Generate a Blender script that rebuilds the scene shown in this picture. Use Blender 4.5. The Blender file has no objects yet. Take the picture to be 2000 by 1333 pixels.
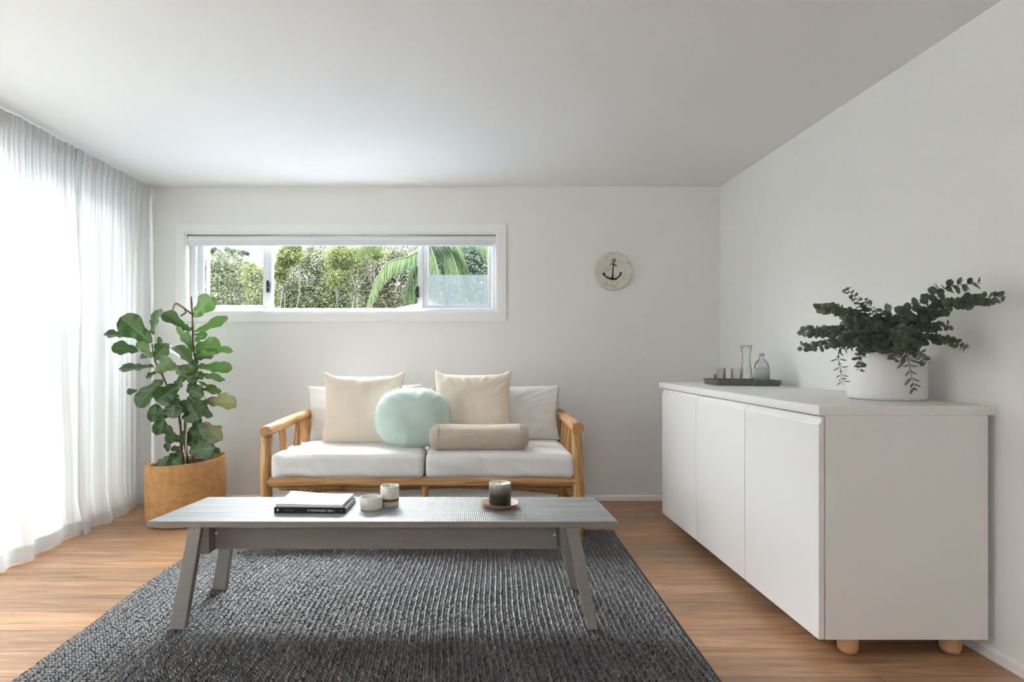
import bpy, bmesh, math, random
import numpy as np
from mathutils import Vector, Matrix, noise
R = math.radians
# ---------------------------------------------------------------- camera, world, lights
SC = bpy.context.scene
COL = SC.collection
EYE = 1.12                                  # camera height; camera looks straight along +Y
F = 1200.0                                  # focal length in pixels of the 2000 px frame
cam_d = bpy.data.cameras.new('camera'); cam = bpy.data.objects.new('camera', cam_d); COL.objects.link(cam)
cam.location = (0, 0, EYE); cam.rotation_euler = (R(90), 0, 0)
cam_d.sensor_width = 36; cam_d.lens = 36 * F / 2000
cam_d.shift_x = 88 / 2000; cam_d.shift_y = 25.5 / 2000
cam_d.clip_start = 0.05
SC.camera = cam
SC.view_settings.view_transform = 'Standard'; SC.view_settings.look = 'None'
SC.view_settings.gamma = 1; SC.view_settings.use_curve_mapping = False
SC.view_settings.exposure = 1.24
SC.cycles.max_bounces = 14; SC.cycles.diffuse_bounces = 8; SC.cycles.transparent_max_bounces = 24
SC.cycles.caustics_reflective = False; SC.cycles.caustics_refractive = False
SC.cycles.sample_clamp_indirect = 8

world = bpy.data.worlds.new('sky'); SC.world = world; world.use_nodes = True
_nt = world.node_tree; _bg = _nt.nodes['Background']
_bg.inputs['Color'].default_value = (0.94, 0.97, 1.0, 1)
# hazy bright sky: darker at the horizon, brightest overhead
_tc = _nt.nodes.new('ShaderNodeTexCoord'); _sx = _nt.nodes.new('ShaderNodeSeparateXYZ'); _nt.links.new(_tc.outputs['Generated'], _sx.inputs[0])
_mr = _nt.nodes.new('ShaderNodeMapRange'); _nt.links.new(_sx.outputs[2], _mr.inputs[0])
for _i, _v in ((1, 0.05), (2, 0.75), (3, 5.5), (4, 31.0)): _mr.inputs[_i].default_value = _v
_nt.links.new(_mr.outputs[0], _bg.inputs['Strength'])

def light(name, kind, loc, rot, **kw):
    d = bpy.data.lights.new(name, kind)
    for k, v in kw.items():
        if k == 'portal': d.cycles.is_portal = v
        else: setattr(d, k, v)
    o = bpy.data.objects.new(name, d); COL.objects.link(o); o.location = loc; o.rotation_euler = rot
    return o
light('sunlight', 'SUN', (2, -6, 9), (R(9), R(30), 0), energy=7.0, angle=R(3), color=(1, .96, .88))
light('fill_window_portal', 'AREA', (-.8, -1.72, 1.7), (R(90), 0, 0), shape='RECTANGLE', size=1.0, size_y=.6, portal=True)  # portal for the added fill window behind the camera
# sky portals: they only help Cycles find the openings, they add no light of their own
light('window_portal', 'AREA', (-0.965, 4.93, 1.72), (R(-90), 0, 0), shape='RECTANGLE', size=2.5, size_y=0.7, portal=True)
light('door_portal', 'AREA', (-2.67, 2.72, 1.05), (R(90), 0, R(-90)), shape='RECTANGLE', size=3.45, size_y=2.3, portal=True)

# ---------------------------------------------------------------- helpers
def U(px, py, Y):
    return Vector(((px - 912) * Y / F, Y, EYE - (py - 692) * Y / F))

class N:
    """small node-tree builder"""
    def __init__(s, name):
        s.m = bpy.data.materials.new(name); s.m.use_nodes = True
        s.t = s.m.node_tree; s.t.nodes.clear()
        s.out = s.t.nodes.new('ShaderNodeOutputMaterial')
    def n(s, typ, **kw):
        nd = s.t.nodes.new('ShaderNode' + typ)
        for k, v in kw.items(): setattr(nd, k, v)
        return nd
    def l(s, a, b): s.t.links.new(a, b)
    def set(s, nd, **kw):
        for k, v in kw.items():
            k = k.replace('_', ' ')
            sock = nd.inputs[k]
            if hasattr(v, 'is_linked') or isinstance(v, bpy.types.NodeSocket): s.l(v, sock)
            else:
                if isinstance(v, (tuple, list)) and len(v) == 3 and sock.type == 'RGBA': v = (*v, 1)
                sock.default_value = v
        return nd
    def bsdf(s, **kw):
        b = s.n('BsdfPrincipled'); s.set(b, **kw); s.l(b.outputs[0], s.out.inputs[0]); return b
    def coord(s, kind='Object', scale=(1, 1, 1), rot=(0, 0, 0)):
        c = s.n('TexCoord'); mp = s.n('Mapping'); s.l(c.outputs[kind], mp.inputs[0])
        mp.inputs['Scale'].default_value = scale; mp.inputs['Rotation'].default_value = rot
        return mp.outputs[0]
    def noise(s, vec, scale=5, detail=4, rough=.55, dist=0):
        x = s.n('TexNoise'); s.l(vec, x.inputs['Vector'])
        x.inputs['Scale'].default_value = scale; x.inputs['Detail'].default_value = detail
        x.inputs['Roughness'].default_value = rough; x.inputs['Distortion'].default_value = dist
        return x.outputs['Fac']
    def ramp(s, fac, stops):
        r = s.n('ValToRGB'); s.l(fac, r.inputs[0]); e = r.color_ramp.elements
        while len(e) < len(stops): e.new(.5)
        for el, (p, c) in zip(e, stops):
            el.position = p; el.color = (*c, 1) if len(c) == 3 else c
        return r.outputs[0]
    def mix(s, fac, a, b, mode='MIX'):
        m = s.n('Mix', data_type='RGBA', blend_type=mode)
        for v, i in ((fac, 0), (a, 6), (b, 7)):
            if isinstance(v, bpy.types.NodeSocket): s.l(v, m.inputs[i])
            else: m.inputs[i].default_value = v if i == 0 else (*v, 1)
        return m.outputs[2]
    def math(s, op, a, b=0, c=None):
        m = s.n('Math', operation=op)
        for i, v in enumerate((a, b, c)):
            if v is None: continue
            if isinstance(v, bpy.types.NodeSocket): s.l(v, m.inputs[i])
            else: m.inputs[i].default_value = v
        return m.outputs[0]
    def bump(s, h, strength=.3, dist=.01):
        b = s.n('Bump'); s.l(h, b.inputs['Height'])
        b.inputs['Strength'].default_value = strength; b.inputs['Distance'].default_value = dist
        return b.outputs[0]

def mesh_obj(name, verts, faces, mat=None, parent=None, smooth=True, uvs=None):
    me = bpy.data.meshes.new(name)
    me.from_pydata([tuple(v) for v in verts], [], [tuple(f) for f in faces]); me.update()
    if uvs is not None:
        ul = me.uv_layers.new(name='UVMap')
        li = np.empty(len(me.loops), dtype=np.int32); me.loops.foreach_get('vertex_index', li)
        ul.data.foreach_set('uv', np.asarray(uvs, dtype=np.float32)[li].ravel())
    o = bpy.data.objects.new(name, me); COL.objects.link(o)
    if mat: me.materials.append(mat)
    if smooth: me.polygons.foreach_set('use_smooth', [True] * len(me.polygons))
    if parent: o.parent = parent; o.matrix_parent_inverse = Matrix.Translation(-parent.location) if False else Matrix()
    return o

class MB:
    """collects geometry (in the space of the parent) for ONE mesh"""
    def __init__(s): s.v = []; s.f = []; s.uv = []
    def add(s, verts, faces, uvs=None):
        b = len(s.v); s.v += [Vector(v) for v in verts]; s.f += [tuple(b + i for i in f) for f in faces]
        s.uv += list(uvs) if uvs is not None else [(0, 0)] * len(verts)
        return s
    def box(s, x0, x1, y0, y1, z0, z1, bev=0):
        if bev <= 0:
            v = [(x, y, z) for x in (x0, x1) for y in (y0, y1) for z in (z0, z1)]
            return s.add(v, [(0, 1, 3, 2), (4, 6, 7, 5), (0, 4, 5, 1), (2, 3, 7, 6), (0, 2, 6, 4), (1, 5, 7, 3)])
        bm = bmesh.new(); bmesh.ops.create_cube(bm, size=1)
        for v in bm.verts:
            v.co = Vector(((x0 + x1) / 2 + v.co.x * (x1 - x0), (y0 + y1) / 2 + v.co.y * (y1 - y0), (z0 + z1) / 2 + v.co.z * (z1 - z0)))
        bmesh.ops.bevel(bm, geom=bm.edges[:], offset=bev, segments=2, affect='EDGES', profile=.6)
        s.add([v.co.copy() for v in bm.verts], [[v.index for v in f.verts] for f in bm.faces] if not bm.verts.index_update() else 0)
        bm.free(); return s
    def prism(s, poly, axis, a0, a1):
        """poly: 2-D outline; extruded along axis ('x','y','z') from a0 to a1"""
        def p(u, w, a): return {'x': (a, u, w), 'y': (u, a, w), 'z': (u, w, a)}[axis]
        n = len(poly); v = [p(u, w, a0) for u, w in poly] + [p(u, w, a1) for u, w in poly]
        f = [(i, (i + 1) % n, n + (i + 1) % n, n + i) for i in range(n)] + [tuple(range(n))[::-1], tuple(range(n, 2 * n))]
        return s.add(v, f)
    def tube(s, pts, rad, seg=12, cap=True, wob=0, seed=0):
        pts = [Vector(p) for p in pts]; n = len(pts)
        if not hasattr(rad, '__len__'): rad = [rad] * n
        t0 = (pts[1] - pts[0]).normalized()
        up = Vector((0, 0, 1)) if abs(t0.z) < .9 else Vector((1, 0, 0))
        a = t0.cross(up).normalized(); V = []; UVs = []; L = 0
        for i, p in enumerate(pts):
            t = (pts[min(i + 1, n - 1)] - pts[max(i - 1, 0)]).normalized()
            a = (a - t * a.dot(t)).normalized(); b = t.cross(a)
            if i: L += (p - pts[i - 1]).length
            for k in range(seg):
                th = 2 * math.pi * k / seg; d = a * math.cos(th) + b * math.sin(th)
                r = rad[i]
                if wob: r *= 1 + wob * noise.noise(Vector((d.x * 1.3 + seed, d.y * 1.3 + L * 5, d.z * 1.3 + L * 5)))
                V.append(p + d * r); UVs.append((k / seg, L))
        Fs = [(i * seg + k, i * seg + (k + 1) % seg, (i + 1) * seg + (k + 1) % seg, (i + 1) * seg + k) for i in range(n - 1) for k in range(seg)]
        if cap:
            Fs += [tuple(range(seg))[::-1], tuple((n - 1) * seg + k for k in range(seg))]
        return s.add(V, Fs, UVs)
    def lathe(s, prof, c=(0, 0, 0), seg=48, fn=None):
        """prof: (r, z) list; r=0 ends close"""
        V = []; Fs = []; rows = []
        for r, z in prof:
            if r <= 1e-6: rows.append([len(V)]); V.append(Vector((c[0], c[1], c[2] + z)))
            else:
                rows.append(list(range(len(V), len(V) + seg)))
                for k in range(seg):
                    th = 2 * math.pi * k / seg; p = Vector((r * math.cos(th), r * math.sin(th), z))
                    if fn: p = fn(p, th)
                    V.append(Vector(c) + p)
        for A, B in zip(rows, rows[1:]):
            for k in range(seg):
                k2 = (k + 1) % seg
                if len(A) == 1 and len(B) == 1: continue
                if len(A) == 1: Fs.append((A[0], B[k2], B[k]))
                elif len(B) == 1: Fs.append((A[k], A[k2], B[0]))
                else: Fs.append((A[k], A[k2], B[k2], B[k]))
        return s.add(V, Fs)
    def build(s, name, mat=None, parent=None, smooth=False, auto=None):
        o = mesh_obj(name, s.v, s.f, mat, parent, smooth, s.uv)
        bm = bmesh.new(); bm.from_mesh(o.data); bmesh.ops.recalc_face_normals(bm, faces=bm.faces[:]); 
        if auto is not None:
            for f in bm.faces: f.smooth = True
            for e in bm.edges:
                if len(e.link_faces) == 2 and e.calc_face_angle(0) > R(auto): e.smooth = False
        bm.to_mesh(o.data); bm.free()
        return o

def tag(o, label=None, cat=None, group=None, kind=None):
    if label: o['label'] = label
    if cat: o['category'] = cat
    if group: o['group'] = group
    if kind: o['kind'] = kind
    return o
def thing(name, label, cat, loc=(0, 0, 0), rz=0, group=None):
    o = bpy.data.objects.new(name, None); COL.objects.link(o); o.empty_display_size = .1
    o.location = loc; o.rotation_euler = (0, 0, rz); return tag(o, label, cat, group)
def struct(o): o['kind'] = 'structure'; return o
def sm(a, b, x):
    t = min(1, max(0, (x - a) / (b - a))); return t * t * (3 - 2 * t)
def catmull(P, n=6):
    P = [Vector(p) for p in P]; out = []
    for i in range(len(P) - 1):
        p0 = P[max(i - 1, 0)]; p1 = P[i]; p2 = P[i + 1]; p3 = P[min(i + 2, len(P) - 1)]
        for k in range(n):
            t = k / n
            out.append(.5 * ((2 * p1) + (p2 - p0) * t + (2 * p0 - 5 * p1 + 4 * p2 - p3) * t * t + (3 * p1 - p0 - 3 * p2 + p3) * t ** 3))
    out.append(P[-1]); return out

# ---------------------------------------------------------------- materials
def paint(name, col, rough=.55, bump=.03, scale=180, spec=.3):
    a = N(name); v = a.coord()
    nz = a.noise(v, scale, 3)
    big = a.noise(v, 1.3, 2)
    c = a.mix(big, tuple(x * .985 for x in col), col)
    a.bsdf(Base_Color=c, Roughness=rough, Specular_IOR_Level=spec, Normal=a.bump(nz, bump, .002)); return a.m
M = {}
M['wall'] = paint('wall_paint', (.80, .797, .785), .6)
M['ceiling'] = paint('ceiling_paint', (.80, .795, .79), .7)
M['trim'] = paint('trim_gloss', (.84, .84, .83), .35, .01)
M['cabinet'] = paint('cabinet_laminate', (.80, .795, .79), .38, .01, 300)
M['alu'] = paint('white_aluminium', (.70, .71, .73), .35, .01)
M['blind'] = paint('blind_fabric', (.82, .82, .81), .7, .1, 400)
M['black'] = paint('black_plastic', (.02, .02, .022), .4, .01)
def floor_mat():
    a = N('oak_floor'); c = a.n('TexCoord'); v = c.outputs['Object']
    br = a.n('TexBrick', offset=.37, offset_frequency=2)
    mp = a.n('Mapping'); a.l(v, mp.inputs[0]); mp.inputs['Location'].default_value = (.4, .03, 0)
    a.l(mp.outputs[0], br.inputs['Vector'])
    a.set(br, Scale=1.0, Mortar_Size=.0014, Mortar_Smooth=.3, Brick_Width=1.83, Row_Height=.18, Bias=0.0)
    br.inputs['Color1'].default_value = (0, 0, 0, 1); br.inputs['Color2'].default_value = (1, 1, 1, 1); br.inputs['Mortar'].default_value = (.5, .5, .5, 1)
    sep = a.n('SeparateXYZ'); a.l(v, sep.inputs[0])
    row = a.math('FLOOR', a.math('DIVIDE', a.math('ADD', sep.outputs[1], .03), .18))
    comb = a.n('CombineXYZ'); a.l(a.math('MULTIPLY', sep.outputs[0], .9), comb.inputs[0])
    a.l(a.math('MULTIPLY', sep.outputs[1], 11), comb.inputs[1]); a.l(a.math('MULTIPLY', row, 3.7), comb.inputs[2])
    g1 = a.noise(comb.outputs[0], 2.2, 6, .6, 1.2)
    comb2 = a.n('CombineXYZ'); a.l(a.math('MULTIPLY', sep.outputs[0], 2), comb2.inputs[0])
    a.l(a.math('MULTIPLY', sep.outputs[1], 60), comb2.inputs[1]); a.l(a.math('MULTIPLY', row, 1.7), comb2.inputs[2])
    g2 = a.noise(comb2.outputs[0], 4, 4, .7)
    col = a.ramp(g1, [(.25, (.21, .115, .06)), (.45, (.38, .225, .13)), (.6, (.48, .30, .18)), (.8, (.58, .39, .25))])
    tone = a.ramp(br.outputs['Color'], [(0, (.80, .80, .80)), (1, (1.12, 1.06, 1.0))])
    col = a.mix(1, col, tone, 'MULTIPLY')
    col = a.mix(1, col, a.ramp(g2, [(.3, (.78, .75, .72)), (.6, (1, 1, 1))]), 'MULTIPLY')
    col = a.mix(br.outputs['Fac'], col, (.09, .045, .02))
    h = a.math('SUBTRACT', a.math('MULTIPLY', g2, .3), br.outputs['Fac'])
    a.bsdf(Base_Color=col, Roughness=a.math('MULTIPLY_ADD', g2, .15, .36), Specular_IOR_Level=.4, Normal=a.bump(h, .25, .002)); return a.m
M['floor'] = floor_mat()
def glass_thin(name, tint=(1, 1, 1), refl=.06):
    a = N(name); t = a.n('BsdfTransparent'); t.inputs[0].default_value = (*tint, 1)
    g = a.n('BsdfGlossy'); g.inputs['Roughness'].default_value = .02
    fr = a.n('LayerWeight'); fr.inputs['Blend'].default_value = .25
    mx = a.n('MixShader'); a.l(a.math('MULTIPLY_ADD', fr.outputs['Fresnel'], .55, refl * .3), mx.inputs[0])
    a.l(t.outputs[0], mx.inputs[1]); a.l(g.outputs[0], mx.inputs[2]); a.l(mx.outputs[0], a.out.inputs[0]); return a.m
M['pane'] = glass_thin('window_glass', (.96, .98, .97))
def sheer():
    a = N('sheer_voile'); v = a.coord('Object', (1, 1, 1))
    w = a.noise(v, 500, 2, .7)
    t = a.n('BsdfTransparent'); d = a.n('BsdfDiffuse'); tl = a.n('BsdfTranslucent')
    d.inputs[0].default_value = (.93, .93, .93, 1); tl.inputs[0].default_value = (.56, .56, .57, 1)
    m1 = a.n('MixShader'); m1.inputs[0].default_value = .5; a.l(d.outputs[0], m1.inputs[1]); a.l(tl.outputs[0], m1.inputs[2])
    m2 = a.n('MixShader'); a.l(a.math('MULTIPLY_ADD', w, .05, .955), m2.inputs[0])
    a.l(t.outputs[0], m2.inputs[1]); a.l(m1.outputs[0], m2.inputs[2]); a.l(m2.outputs[0], a.out.inputs[0]); return a.m
M['sheer'] = sheer()
def cloth(name, col, rough=.95, weave=900, bump=.25, var=.06, sheen=.2):
    a = N(name); v = a.coord(); w = a.noise(v, weave, 2, .6); b = a.noise(v, 12, 4)
    c = a.mix(b, tuple(x * (1 - var) for x in col), tuple(min(1, x * (1 + var)) for x in col))
    a.bsdf(Base_Color=c, Roughness=rough, Sheen_Weight=sheen, Specular_IOR_Level=.15, Normal=a.bump(w, bump, .001)); return a.m
M['seat'] = cloth('seat_cotton', (.74, .725, .71))
M['cream'] = cloth('cream_linen', (.70, .61, .51), weave=500)
M['white_linen'] = cloth('white_linen', (.76, .745, .72), weave=700)
M['mint'] = cloth('mint_linen', (.50, .61, .56), weave=700, var=.03)
def knit():
    a = N('oat_knit'); c = a.n('TexCoord'); sp = a.n('SeparateXYZ'); a.l(c.outputs['UV'], sp.inputs[0])
    u = a.math('MULTIPLY', sp.outputs[0], 46); l = a.math('MULTIPLY', sp.outputs[1], 95)
    zig = a.math('PINGPONG', u, .5)
    w1 = a.math('SINE', a.math('MULTIPLY', a.math('ADD', l, a.math('MULTIPLY', zig, 1.1)), 6.283))
    w2 = a.math('ABSOLUTE', a.math('SINE', a.math('MULTIPLY', u, 3.1416)))
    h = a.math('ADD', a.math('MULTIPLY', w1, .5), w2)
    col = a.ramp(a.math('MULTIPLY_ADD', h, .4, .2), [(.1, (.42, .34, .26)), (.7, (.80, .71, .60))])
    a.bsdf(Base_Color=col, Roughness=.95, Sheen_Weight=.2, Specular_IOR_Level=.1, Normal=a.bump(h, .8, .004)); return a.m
M['knit'] = knit()
def log_mat():
    a = N('peeled_log'); c = a.n('TexCoord'); sp = a.n('SeparateXYZ'); a.l(c.outputs['UV'], sp.inputs[0])
    cb = a.n('CombineXYZ'); a.l(a.math('MULTIPLY', sp.outputs[0], 3), cb.inputs[0]); a.l(a.math('MULTIPLY', sp.outputs[1], .9), cb.inputs[1])
    oi = a.n('ObjectInfo'); a.l(a.math('MULTIPLY', oi.outputs['Random'], 20), cb.inputs[2])
    g = a.noise(cb.outputs[0], 3.2, 6, .62, .8)
    cb2 = a.n('CombineXYZ'); a.l(a.math('MULTIPLY', sp.outputs[0], 30), cb2.inputs[0]); a.l(a.math('MULTIPLY', sp.outputs[1], 2), cb2.inputs[1])
    f = a.noise(cb2.outputs[0], 3, 3, .7)
    col = a.ramp(g, [(.28, (.13, .055, .02)), (.40, (.36, .17, .065)), (.52, (.52, .29, .12)), (.62, (.66, .43, .22)), (.75, (.74, .55, .33))])
    col = a.mix(1, col, a.ramp(f, [(.3, (.75, .7, .65)), (.6, (1, 1, 1))]), 'MULTIPLY')
    a.bsdf(Base_Color=col, Roughness=.5, Specular_IOR_Level=.3, Normal=a.bump(f, .3, .003)); return a.m
M['log'] = log_mat()
M['endgrain'] = paint('log_end', (.42, .22, .10), .7, .3, 90)
def table_top_mat():
    # grey stained timber with raised sawn ribs: real ribs are modelled by bump along both directions
    a = N('ribbed_grey_timber'); v = a.coord(); sp = a.n('SeparateXYZ'); a.l(v, sp.inputs[0])
    cb = a.n('CombineXYZ'); a.l(a.math('MULTIPLY', sp.outputs[0], .8), cb.inputs[0]); a.l(a.math('MULTIPLY', sp.outputs[1], 26), cb.inputs[1])
    rows = a.noise(cb.outputs[0], 2.0, 3, .6)
    wv = a.noise(a.coord('Object', (4, 14, 1)), 1.2, 2)
    ch = a.math('SINE', a.math('MULTIPLY', a.math('ADD', sp.outputs[0], a.math('MULTIPLY', wv, .03)), 6.283 / .0085))
    brk = a.noise(a.coord('Object', (120, 60, 1)), 1, 1)
    ry = a.math('SINE', a.math('MULTIPLY', sp.outputs[1], 6.283 / .016))
    h = a.math('ADD', a.math('ADD', a.math('MULTIPLY', ch, a.math('MULTIPLY', brk, .5)), a.math('MULTIPLY', ry, .35)), a.math('MULTIPLY', rows, 3.0))
    col = a.ramp(rows, [(.3, (.09, .09, .095)), (.42, (.27, .275, .28)), (.7, (.39, .395, .40))])
    col = a.mix(.35, col, a.ramp(a.math('MULTIPLY_ADD', ch, .5, .5), [(.2, (.15, .15, .16)), (.6, (.6, .6, .6))]), 'MULTIPLY')
    a.bsdf(Base_Color=col, Roughness=.40, Specular_IOR_Level=.42, Normal=a.bump(h, .6, .002)); return a.m
M['table_top'] = table_top_mat()
def taupe(name, col):
    a = N(name); v = a.coord('Object', (2, 40, 40)); g = a.noise(v, 3, 4, .6)
    c = a.mix(g, tuple(x * .88 for x in col), tuple(x * 1.08 for x in col))
    a.bsdf(Base_Color=c, Roughness=.5, Specular_IOR_Level=.35, Normal=a.bump(g, .1, .001)); return a.m
M['taupe'] = taupe('taupe_painted_timber', (.25, .225, .20))
M['taupe_leg'] = taupe('taupe_leg_timber', (.27, .25, .23))
M['steel'] = paint('bolt_steel', (.6, .6, .6), .3)
def rug_mat():
    a = N('charcoal_jute'); at = a.n('Attribute', attribute_name='tone'); v = a.coord()
    f = a.noise(a.coord('Object', (1, 1, 1)), 400, 2, .7)
    col = a.ramp(at.outputs['Fac'], [(0, (.014, .013, .014)), (.4, (.048, .047, .050)), (.75, (.10, .097, .10)), (.93, (.14, .115, .095)), (1, (.21, .135, .09))])
    a.bsdf(Base_Color=col, Roughness=.33, Specular_IOR_Level=1.0, Sheen_Weight=.3, Sheen_Roughness=.4, Normal=a.bump(f, .5, .002)); return a.m
M['rug'] = rug_mat()
def basket_mat():
    a = N('woven_seagrass'); c = a.n('TexCoord'); sp = a.n('SeparateXYZ'); a.l(c.outputs['UV'], sp.inputs[0])
    U_ = a.math('MULTIPLY', sp.outputs[0], 150.0); V_ = a.math('MULTIPLY', sp.outputs[1], 62.0)
    wob = a.noise(c.outputs['Object'], 25, 3)
    V_ = a.math('ADD', V_, a.math('MULTIPLY', wob, 1.6))
    su = a.math('SINE', a.math('MULTIPLY', U_, 6.283)); sv = a.math('SINE', a.math('MULTIPLY', V_, 6.283))
    h = a.math('MULTIPLY', su, sv); h2 = a.math('ADD', a.math('ABSOLUTE', h), a.math('MULTIPLY', wob, .5))
    col = a.ramp(a.math('ADD', a.math('MULTIPLY', h2, .45), a.math('MULTIPLY', wob, .35)), [(.12, (.20, .09, .025)), (.35, (.42, .215, .075)), (.7, (.60, .35, .15))])
    a.bsdf(Base_Color=col, Roughness=.75, Specular_IOR_Level=.2, Normal=a.bump(h2, .5, .003)); return a.m
M['basket'] = basket_mat()
M['soil'] = paint('potting_soil', (.02, .014, .01), .95, .8, 60)
def leaf_mat(name, top, under, vein, rough=.33, trans=.25, nveins=7.0, brown=None):
    a = N(name); c = a.n('TexCoord'); sp = a.n('SeparateXYZ'); a.l(c.outputs['UV'], sp.inputs[0])
    du = a.math('ABSOLUTE', a.math('SUBTRACT', sp.outputs[0], .5))
    mid = a.math('LESS_THAN', du, .018)
    sv = a.math('PINGPONG', a.math('MULTIPLY', a.math('SUBTRACT', sp.outputs[1], a.math('MULTIPLY', du, .55)), nveins), .5)
    side = a.math('LESS_THAN', sv, .045)
    vn = a.math('MAXIMUM', mid, a.math('MULTIPLY', side, .55))
    nz = a.noise(c.outputs['Object'], 6, 3)
    at = a.n('Attribute', attribute_name='tone')
    ct = a.mix(at.outputs['Fac'], tuple(x * .55 for x in top), tuple(min(1, x * 1.7) for x in top))
    ct = a.mix(nz, ct, tuple(x * .8 for x in top))
    if brown:
        ct = a.mix(a.ramp(a.noise(c.outputs['Object'], 14, 4), [(.45, (0, 0, 0)), (.55, (1, 1, 1))]), ct, brown)
    ct = a.mix(vn, ct, vein)
    geo = a.n('NewGeometry')
    col = a.mix(geo.outputs['Backfacing'], ct, a.mix(vn, under, vein))
    b = a.bsdf(Base_Color=col, Roughness=rough, Specular_IOR_Level=.5, Normal=a.bump(a.math('SUBTRACT', nz, a.math('MULTIPLY', vn, .5)), .35, .006))
    tl = a.n('BsdfTranslucent'); a.l(a.mix(.5, ct, tuple(min(1, x * 3) for x in top)), tl.inputs[0])
    mx = a.n('MixShader'); mx.inputs[0].default_value = trans
    a.l(b.outputs[0], mx.inputs[1]); a.l(tl.outputs[0], mx.inputs[2]); a.l(mx.outputs[0], a.out.inputs[0]); return a.m
M['fig'] = leaf_mat('fig_leaf', (.030, .075, .016), (.12, .18, .07), (.14, .22, .07), .30, .18)
M['fig_brown'] = leaf_mat('fig_leaf_withered', (.09, .15, .05), (.17, .13, .07), (.25, .25, .12), .6, .15, 7, (.20, .09, .04))
M['dry'] = paint('dry_leaf', (.20, .11, .045), .7, .3, 40)
M['stem'] = paint('brown_stem', (.10, .055, .035), .7, .5, 60)
M['cane'] = paint('bamboo_cane', (.50, .36, .24), .6, .2, 60)
M['euc'] = leaf_mat('eucalyptus_leaf', (.105, .14, .085), (.19, .235, .19), (.16, .20, .13), .5, .12, 3)
M['euc_stem'] = paint('eucalyptus_stem', (.10, .09, .06), .7, .2, 60)
M['vase'] = paint('matt_white_ceramic', (.78, .775, .78), .6, .02)
def stone_mat():
    a = N('dark_stone_tray'); v = a.coord(); g = a.noise(v, 30, 5, .7); s = a.noise(v, 300, 2)
    c = a.ramp(g, [(.3, (.085, .078, .07)), (.7, (.17, .16, .145))])
    a.bsdf(Base_Color=c, Roughness=.7, Normal=a.bump(s, .3, .001)); return a.m
M['tray'] = stone_mat()
def glass_real(name, col=(1, 1, 1), ior=1.45, rough=0):
    a = N(name); g = a.n('BsdfGlass'); g.inputs['Color'].default_value = (*col, 1); g.inputs['IOR'].default_value = ior; g.inputs['Roughness'].default_value = rough
    a.l(g.outputs[0], a.out.inputs[0]); return a.m
M['glass'] = glass_thin('drinking_glass', (.985, .99, .985), .10)
M['bottle_glass'] = glass_thin('bottle_glass', (.955, .975, .97), .2)
M['cap'] = paint('bottle_cap', (.35, .36, .35), .4)
def speckle():
    a = N('speckled_stoneware'); v = a.coord(); n1 = a.noise(v, 130, 2, .5); n2 = a.noise(v, 40, 3)
    s = a.ramp(n1, [(.66, (0, 0, 0)), (.70, (1, 1, 1))])
    c = a.mix(n2, (.60, .59, .52), (.69, .68, .61)); c = a.mix(s, c, (.16, .12, .07))
    a.bsdf(Base_Color=c, Roughness=.45, Specular_IOR_Level=.4); return a.m
M['speckle'] = speckle()
M['raw_clay'] = paint('raw_clay_band', (.20, .085, .04), .8, .2, 100)
M['grey_glaze'] = paint('pale_grey_glaze', (.50, .52, .50), .5)
M['plate'] = paint('terracotta_pink_plate', (.50, .33, .21), .5, .1, 60)
def candle_mat():
    a = N('layered_wax'); v = a.coord(); sp = a.n('SeparateXYZ'); a.l(v, sp.inputs[0])
    n = a.noise(v, 28, 4, .6); z = a.math('ADD', sp.outputs[2], a.math('MULTIPLY', n, .025))
    c = a.ramp(a.math('MULTIPLY', z, 9), [(.25, (.008, .010, .011)), (.55, (.018, .022, .020)), (.66, (.09, .085, .06)), (.80, (.15, .135, .10)), (1.0, (.42, .42, .36))])
    a.bsdf(Base_Color=c, Roughness=.35, Subsurface_Weight=.05); return a.m
M['candle'] = candle_mat()
M['wax'] = paint('pale_wax', (.55, .56, .49), .5)
def cover():
    a = N('pale_magazine_cover'); v = a.coord(); n = a.noise(v, 7, 2, .5, 1.5)
    c = a.ramp(n, [(.35, (.74, .75, .77)), (.48, (.60, .56, .62)), (.55, (.66, .66, .70)), (.7, (.78, .79, .79))])
    a.bsdf(Base_Color=c, Roughness=.3, Specular_IOR_Level=.5); return a.m
M['cover'] = cover()
M['paper'] = paint('page_edges', (.62, .62, .62), .8, .5, 500)
M['book_black'] = paint('black_book_cover', (.015, .016, .018), .45)
M['ink_white'] = paint('white_print', (.72, .72, .72), .6)
M['ink_grey'] = paint('grey_print', (.22, .22, .22), .6)
def plaque():
    a = N('whitewashed_plaque'); v = a.coord(); n = a.noise(v, 22, 4, .6); s = a.noise(v, 120, 2)
    c = a.ramp(n, [(.3, (.56, .47, .38)), (.5, (.66, .61, .54)), (.75, (.69, .66, .60))])
    a.bsdf(Base_Color=c, Roughness=.7, Normal=a.bump(s, .3, .002)); return a.m
M['plaque'] = plaque()
M['anchor'] = paint('black_paint', (.012, .012, .012), .5)
M['beech'] = taupe('beech_leg', (.60, .37, .20))

# ---------------------------------------------------------------- room shell
WX0, WX1, WY1, CZ = -2.55, 1.935, 4.70, 2.401
YB = -1.6
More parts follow.
